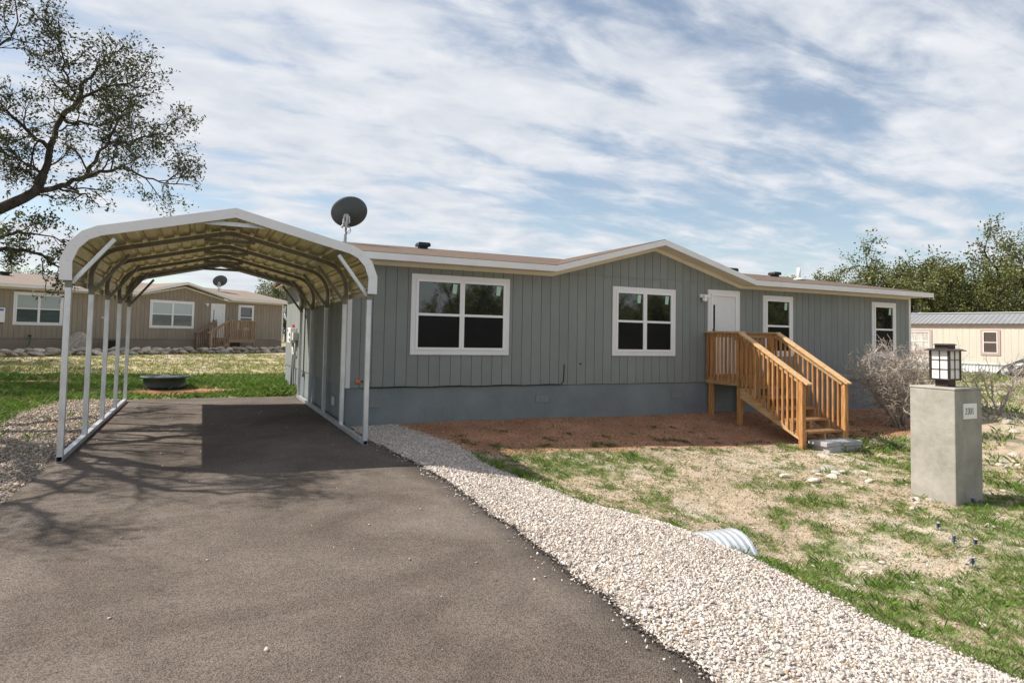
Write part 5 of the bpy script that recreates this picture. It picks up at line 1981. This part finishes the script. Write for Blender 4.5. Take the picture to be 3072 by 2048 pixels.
limbs = [
    ([(-2.60, 13.0, 3.78), (-2.51, 13.05, 4.13), (-2.43, 13.15, 4.59), (-2.34, 13.2, 5.10), (-2.12, 13.25, 5.50), (-2.03, 13.3, 5.91), (-1.84, 13.3, 6.15), (-1.60, 13.2, 6.45)], .068, .014),
    ([(-2.60, 13.0, 3.78), (-2.21, 12.95, 3.91), (-1.97, 12.9, 4.03), (-1.77, 12.8, 4.36), (-1.58, 12.75, 4.65), (-1.455, 12.7, 5.04), (-1.29, 12.7, 5.34)], .052, .010),
    ([(-1.97, 12.9, 4.03), (-1.70, 12.95, 4.24), (-1.37, 13.0, 4.34), (-1.14, 13.1, 4.30), (-.80, 13.2, 4.16), (-.30, 13.2, 4.22)], .036, .008),
    ([(-2.34, 13.2, 5.10), (-2.10, 13.6, 5.20), (-1.75, 13.8, 5.30), (-1.4, 13.9, 5.60)], .03, .010),
    ([(-1.58, 12.75, 4.65), (-1.25, 12.8, 4.80), (-.98, 12.9, 4.95), (-.72, 12.9, 5.08)], .03, .008),
    ([(-2.12, 13.25, 5.50), (-1.7, 13.1, 5.75), (-1.3, 13.0, 5.85)], .03, .01),
    ([(-2.12, 13.25, 5.5), (-2.3, 13.3, 5.9), (-2.35, 13.3, 6.3), (-2.55, 13.2, 6.5)], .025, .006),
    ([(-2.43, 13.15, 4.59), (-2.75, 13.3, 4.8), (-3.05, 13.5, 5.1), (-3.4, 13.7, 5.3)], .04, .012),
    ([(-2.51, 13.05, 4.13), (-2.8, 13.2, 4.3), (-3.2, 13.4, 4.5)], .03, .010),
    ([(-4.6, 13.2, 4.7), (-3.9, 13.0, 5.4), (-3.45, 13.0, 5.9), (-3.05, 13.0, 6.25), (-2.95, 13.0, 6.6)], .04, .010),
]
for pts, r0, r1 in limbs:
    T.limb(dense(rel(pts), 3, .025), r0, r1, 0, 3, S_vis)
# sparse drooping twigs below the main limb
S_dr = [dict(n=5, len=.35, rad=.008, wob=.35, up=-.25, t0=.2, grav=-.08), dict(n=3, len=.18, rad=.004, wob=.35, up=-.1, t0=.2, seg=3), dict(leaves=3, spread=.03)]
for pts, r0, r1 in [
    ([(-2.3, 12.95, 3.87), (-1.95, 12.8, 3.80), (-1.77, 12.7, 3.74), (-1.63, 12.7, 3.58)], .022, .006),
    ([(-2.60, 13.0, 3.75), (-2.35, 12.8, 3.70), (-2.1, 12.7, 3.72)], .018, .006),
    ([(-1.2, 13.05, 4.30), (-1.08, 13.0, 4.1), (-1.02, 13.0, 3.9)], .012, .004),
    ([(-.75, 13.1, 4.15), (-.66, 13.1, 3.98), (-.60, 13.1, 3.9)], .010, .004)]:
    T.limb(dense(rel(pts), 3, .02), r0, r1, 0, 2, S_dr)
# low branch hanging beside the carport
S_low = [dict(n=8, len=.50, rad=.014, wob=.3, up=-.05, t0=.15, seg=4), dict(n=5, len=.26, rad=.006, wob=.3, up=-.05, t0=.15), dict(n=3, len=.15, rad=.004, wob=.3, t0=.1, seg=3), dict(leaves=8, spread=.045)]
T.limb(dense(rel([(-4.6, 13.3, 2.85), (-3.8, 13.1, 2.75), (-3.02, 13.0, 2.79), (-2.74, 13.0, 2.83), (-2.45, 13.0, 2.71), (-2.24, 13.0, 2.58), (-2.05, 13.0, 2.40)]), 3, .025), .05, .008, 0, 3, S_low)
T.limb(dense(rel([(-3.4, 13.05, 2.8), (-2.95, 13.1, 3.05), (-2.6, 13.1, 3.10), (-2.2, 13.1, 2.98)]), 3, .025), .03, .008, 0, 3, S_low)
T.limb(dense(rel([(-2.45, 13.0, 2.71), (-2.42, 12.95, 2.45), (-2.36, 12.9, 2.22), (-2.31, 12.9, 2.08)]), 3, .02), .012, .004, 0, 2, S_dr)
# the rest of the crown, out of frame to the left but shading the drive
S_out = [dict(n=6, len=1.5, rad=.05, wob=.2, up=.1, t0=.3, seg=5), dict(n=5, len=.75, rad=.018, wob=.25, up=.05, t0=.2), dict(n=3, len=.4, rad=.007, wob=.3, t0=.2, seg=3), dict(leaves=26, spread=.13)]
for pts in ([(-5.3, 13.4, 2.7), (-4.9, 12.3, 3.9), (-4.4, 11.4, 4.7), (-3.9, 10.5, 5.2)], [(-4.9, 12.3, 3.9), (-4.6, 11.0, 4.8), (-4.3, 10.0, 5.3), (-3.8, 9.5, 5.5)], [(-4.4, 11.4, 4.7), (-4.3, 10.9, 5.6), (-3.8, 10.5, 6.4)],
            [(-4.9, 12.3, 3.9), (-5.6, 10.8, 4.6), (-5.4, 9.8, 5.2), (-5.0, 9.2, 5.4)], [(-5.3, 13.4, 2.7), (-5.7, 13.2, 4.2), (-5.6, 13.0, 5.6), (-5.4, 12.6, 6.6)],
            [(-5.3, 13.4, 2.7), (-6.4, 12.6, 4.0), (-6.8, 11.6, 5.0), (-6.6, 10.9, 5.6)], [(-5.3, 13.4, 2.7), (-5.6, 14.8, 4.2), (-5.2, 16.3, 5.3), (-4.9, 17.5, 5.9)],
            [(-5.3, 13.4, 2.7), (-6.8, 14.2, 4.2), (-8.0, 14.6, 5.2)], [(-4.9, 12.3, 3.9), (-5.6, 11.6, 5.2), (-6.0, 11.0, 6.2), (-5.8, 10.6, 6.7)], [(-5.6, 13.0, 5.6), (-5.0, 13.8, 6.4), (-4.7, 14.4, 6.9)]):
    T.limb(dense(rel(pts), 3, .05), .13, .03, 0, 3, S_out)
finish_tree(T, "live_oak", "big live oak leaning in from the left beside the carport", (TX, TY, TZ), .030, OAK, 51)


# --- oaks far right and behind
def oak_proto(seed, h, spread, leaf, nleaf, pal):
    T = Tree(seed)
    tr0 = [Vector((0, 0, -.4)), Vector((.1, 0, h * .12)), Vector((0, .1, h * .25))]
    T.trunk.tube(tr0, [.35, .3, .26], 8, cap=False)
    spec = [dict(n=7, len=spread * .42, rad=.07, wob=.22, up=.18, t0=.25, seg=5, ang=(.4, 1.2)), dict(n=6, len=spread * .22, rad=.025, wob=.3, up=.1, t0=.15), dict(leaves=nleaf, spread=.26)]
    nl = 7
    for i in range(nl):
        a = 2 * math.pi * i / nl + T.r.uniform(-.3, .3)
        rr = spread * T.r.uniform(.25, .55)
        zt = h * T.r.uniform(.55, .92)
        pts = [tr0[-1], Vector((rr * .4 * math.cos(a), rr * .4 * math.sin(a), h * .42)), Vector((rr * .8 * math.cos(a), rr * .8 * math.sin(a), zt * .85)), Vector((rr * math.cos(a), rr * math.sin(a), zt))]
        pp = []
        for k in range(3):
            for j in range(3):
                pp.append(pts[k].lerp(pts[k + 1], j / 3) + Vector((T.r.gauss(0, .12), T.r.gauss(0, .12), T.r.gauss(0, .1))))
        pp.append(pts[-1])
        T.limb(pp, .2, .05, 0, 2, spec)
    # low skirts of foliage
    for i in range(9):
        a = T.r.uniform(0, 6.28)
        rr = spread * T.r.uniform(.4, .75)
        pts = T.wig((rr * .5 * math.cos(a), rr * .5 * math.sin(a), h * T.r.uniform(.2, .4)), (math.cos(a), math.sin(a), .1), spread * .35, 5, .2)
        T.limb(pts, .06, .02, 1, 2, spec)
    return T


protos = []
for i, (hh, sp_) in enumerate(((9.6, 8.5), (8.2, 7.5), (10.4, 9.5))):
    T = oak_proto(60 + i, hh, sp_, .12, 44, OAKY)
    protos.append((T.trunk.mesh("trunk", M['bark'], True), T.br.mesh("branches", M['bark'], True), fast_mesh("crown", *T.leaves(.11, OAKY, 70 + i, .6)[:2], M['leaf'], T.leaves(.11, OAKY, 70 + i, .6)[2])))


def place_oak(k, label, x, y, s, rz, group):
    r = thing("oak_tree", label, "tree", (x, y, h1(x, y) - .1), rz, group)
    r.scale = (s, s, s)
    link("trunk", protos[k][0], r)
    tag(link("branches", protos[k][1], r), kind='stuff')
    tag(link("crown", protos[k][2], r), kind='stuff')


GB = "oaks behind the cream trailer"
place_oak(1, "low oak crown showing over the right end of the grey house's roof", 44.5, 36.5, .76, .3, GB)
place_oak(0, "tall oak rising behind the grey house's right corner", 49.5, 33.0, .90, 1.1, GB)
place_oak(1, "shorter oak filling the gap between the two tall oaks", 53.5, 29.5, .90, 2.2, GB)
place_oak(2, "tallest oak at the right edge above the trailer's roof", 57.5, 27.0, .95, .7, GB)
place_oak(0, "oak partly cut off by the right edge behind the trailer", 60.5, 21.5, 1.0, 3.5, GB)
place_oak(1, "dark oak low behind the trailer beside the grey house corner", 48.0, 27.5, .78, 4.4, GB)
place_oak(1, "leafy oak top poking up behind the tan house's gable", 6.5, 58.0, .62, 1.5, "trees behind the tan house")
place_oak(0, "dark oak seen in the gap between the two houses", 13.5, 60.0, .60, 2.9, "trees behind the tan house")
place_oak(2, "far oak top just above the tan house's left roof end", -13.0, 66.0, .52, 2.0, "trees behind the tan house")
place_oak(1, "far scrubby oak line behind the tan house's left roof", -18.0, 62.0, .62, 5.0, "trees behind the tan house")
place_oak(2, "oak crown just outside the left edge, shading the lawn", -13.2, 26.5, 1.12, .2, "trees left of the lawn")
GR = "oaks across the road mirrored in the grey house's windows"
for k, (x, y, s, a) in enumerate(((3, -24, .95, .4), (11, -25, 1.0, 1.7), (18, -22, .9, 3.0), (25, -24, 1.05, 4.1), (32, -21, .95, 5.3), (40, -24, 1.15, .9), (48, -21, 1.15, 2.6), (56, -23, 1.3, 3.9), (64, -20, 1.2, 1.2), (72, -22, 1.3, 5.0), (81, -21, 1.3, 2.2))):
    place_oak(k % 3, "oak across the road, seen only mirrored in the grey house's windows", x, y - 2, s * (.66 if x < 28 else .54) if x < 50 else s * .8, a, GR)
    place_oak((k + 1) % 3, "oak across the road, seen only mirrored in the grey house's windows", x + 3.5, y - 10, s * .60 if x < 50 else s * .9, a + 1, GR)
    place_oak((k + 2) % 3, "oak across the road, seen only mirrored in the grey house's windows", x + 1, y - 5, s * .46 if x < 50 else s * .7, a + 2, GR)


# --- leafless shrubs
def shrub(label, x, y, h, w, seed, n=15, lean=(0, 0), n1=7, n2=5):
    T = Tree(seed)
    spec = [dict(n=n1, len=h * .42, rad=.014, wob=.3, up=.22, t0=.3, ang=(.4, 1.1)), dict(n=n2, len=h * .20, rad=.009, wob=.35, up=.1, t0=.15, seg=3), dict(n=2, len=h * .10, rad=.0075, wob=.3, t0=.1, seg=2), dict(leaves=0)]
    for i in range(n):
        a = 2 * math.pi * i / n + T.r.uniform(-.3, .3)
        rr = w * .5 * math.sqrt(T.r.random())
        tip = Vector((rr * math.cos(a) + lean[0], rr * math.sin(a) + lean[1], h * T.r.uniform(.55, .86)))
        pts = [Vector((T.r.gauss(0, .06), T.r.gauss(0, .06), -.1)), tip * .35 + Vector((T.r.gauss(0, .05), T.r.gauss(0, .05), -.05 * h)), tip * .7, tip]
        pp = []
        for k in range(3):
            for j in range(2):
                pp.append(pts[k].lerp(pts[k + 1], j / 2) + Vector((T.r.gauss(0, .025), T.r.gauss(0, .025), T.r.gauss(0, .02))))
        pp.append(pts[-1])
        T.limb(pp, .024, .008, 0, 3, spec)
    root = thing("leafless_shrub", label, "shrub", (x, y, h1(x, y)))
    mbs = MB()
    mbs.v, mbs.f, mbs.m = T.br.v, T.br.f, T.br.m
    tag(mbs.build("branches", M['twig'], root), kind='stuff')
    return root


shrub("dense leafless grey shrub in front of the grey house's right window", 14.15, 9.35, 1.85, 2.0, 81, 26, lean=(-.35, -.25), n1=8, n2=6)
shrub("thin leafless shrub behind the pillar's lantern", 18.4, 9.6, 1.6, 1.9, 83, 8, n1=5, n2=4)
shrub("low leafless brush right of the stucco pillar", 14.8, 6.5, .75, 1.6, 85, 8, n1=5, n2=4)
shrub("scraggly leafless shrub between pillar and cream trailer", 22.5, 10.5, 1.7, 2.2, 87, 7, n1=5, n2=3)
T = Tree(91)
spec = [dict(n=6, len=1.6, rad=.03, wob=.2, up=.35, t0=.2, ang=(.3, .8)), dict(n=5, len=.8, rad=.012, wob=.25, up=.2, t0=.2), dict(n=4, len=.4, rad=.008, wob=.25, t0=.1, seg=2), dict(leaves=0)]
T.trunk.tube([(0, 0, -.3), (0, 0, 2.0)], [.2, .15], 7, cap=False)
for i in range(7):
    a = i * .9
    T.limb(T.wig((0, 0, 1.8), (math.cos(a) * .6, math.sin(a) * .6, 1), 2.8, 5, .12), .09, .03, 0, 3, spec)
finish_tree(T, "bare_tree", "bare twiggy tree above the right end of the tan house's roof", (14.0, 54.0, h1(14, 54)), .03, OAK, 1, barkm='twig')
# brush seen through the gap between the houses
for k, (x, y) in enumerate(((8.6, 44), (10.2, 47), (9.4, 50))):
    shrub(("tawny brush just right of the tan house's corner", "taller tawny brush in the gap between the houses", "farthest tawny brush in the gap between the houses")[k], x, y, 2.4 + .4 * k, 3.0, 92 + k, 8, n1=6, n2=4)

# ------------------------------------------------------------------ limestone debris and flowers
rk = random.Random(9)


def put_rock(x, y, s, label, group, mesh=None, sz=1.0):
    o = link("limestone_rock", mesh or rk.choice(WROCKS + ROCKS[:3]), None, (x, y, h1(x, y) + s * .12), (rk.uniform(-.3, .3), rk.uniform(-.3, .3), rk.uniform(0, 6.2)))
    o.scale = (s * rk.uniform(1, 1.5), s * rk.uniform(.7, 1), s * sz)
    return tag(o, label, "rock", group)


for i in range(16):
    put_rock(rk.gauss(8.6, .42), rk.gauss(6.7, .2), rk.uniform(.035, .10), "small pale limestone rock in the rubble left of the pillar", "limestone rubble left of the pillar")
for i in range(9):
    put_rock(rk.gauss(8.35, .16), rk.gauss(5.35, .25), rk.uniform(.03, .075), "small rock lying at the foot of the pillar's sunny side", "rocks at the pillar foot")
for i in range(10):
    put_rock(rk.gauss(12.2, .5), rk.gauss(6.4, .22), rk.uniform(.05, .12), "limestone rock in the row right of the pillar", "limestone rocks right of the pillar")
for i in range(8):
    put_rock(rk.uniform(9.7, 11.5), rk.uniform(4.4, 5.6), rk.uniform(.03, .08), "flat pale stone in the grass right of the pillar", "stones in the grass right of the pillar")
put_rock(8.95, 7.05, .16, "flat white limestone slab tilted on the rubble near the stairs", None, sz=.22)
put_rock(9.75, 7.8, .12, "flat pale slab lying beside the newel post", None, sz=.12)
for i in range(22):
    put_rock(rk.uniform(5.2, 9.0), rk.uniform(1.8, 4.6), rk.uniform(.02, .055), "small pale stone in the weedy foreground", "stones in the weedy foreground")
for i in range(6):
    put_rock(rk.uniform(15, 20), rk.uniform(7, 9), rk.uniform(.06, .15), "weathered rock among the brush behind the pillar", "rocks behind the pillar")


def flower(label, x, y, h):
    r = thing("bluebonnet", label, "flower", (x, y, h1(x, y)), rk.uniform(0, 6))
    MB().tube([(0, 0, 0), (.004, 0, h)], .004, 5).build("stem", M['stem'], r)
    mb, tp_ = MB(), MB()
    for k in range(22):
        z = h * (.35 + .6 * k / 22)
        a = k * 2.4
        rr = .012 * (1.15 - .6 * k / 22)
        c = Vector((rr * math.cos(a), rr * math.sin(a), z))
        u = Vector((math.cos(a), math.sin(a), .4)) * .011
        v_ = Vector((-math.sin(a), math.cos(a), 0)) * .008
        (mb if k < 18 else tp_).add([c - u - v_, c + u * .6 - v_, c + u + Vector((0, 0, .008)), c + u * .6 + v_, c - u + v_], [(0, 1, 2, 3, 4)])
    mb.build("petals", M['petal'], r)
    tp_.build("flower_tip", M['petal_white'], r)
    for k in range(6):
        a = k * 1.05
        MB().add([(0, 0, h * .1), (.05 * math.cos(a) - .01 * math.sin(a), .05 * math.sin(a) + .01 * math.cos(a), h * .22), (.075 * math.cos(a), .075 * math.sin(a), h * .24), (.05 * math.cos(a) + .01 * math.sin(a), .05 * math.sin(a) - .01 * math.cos(a), h * .22)], [(0, 1, 2, 3)]).build("leaf", M['stem'], r)


flower("blue flower right at the pillar's front corner", 8.98, 4.98, .12)
flower("small blue flower farthest up the weedy patch left of the pillar", 7.55, 4.55, .09)
flower("blue flower above the lowest pair, in the weeds", 7.15, 4.15, .13)
flower("pale blue flower right of the middle blue flower", 7.35, 4.05, .08)
flower("lowest and biggest blue flower in the weedy foreground", 6.75, 3.75, .11)
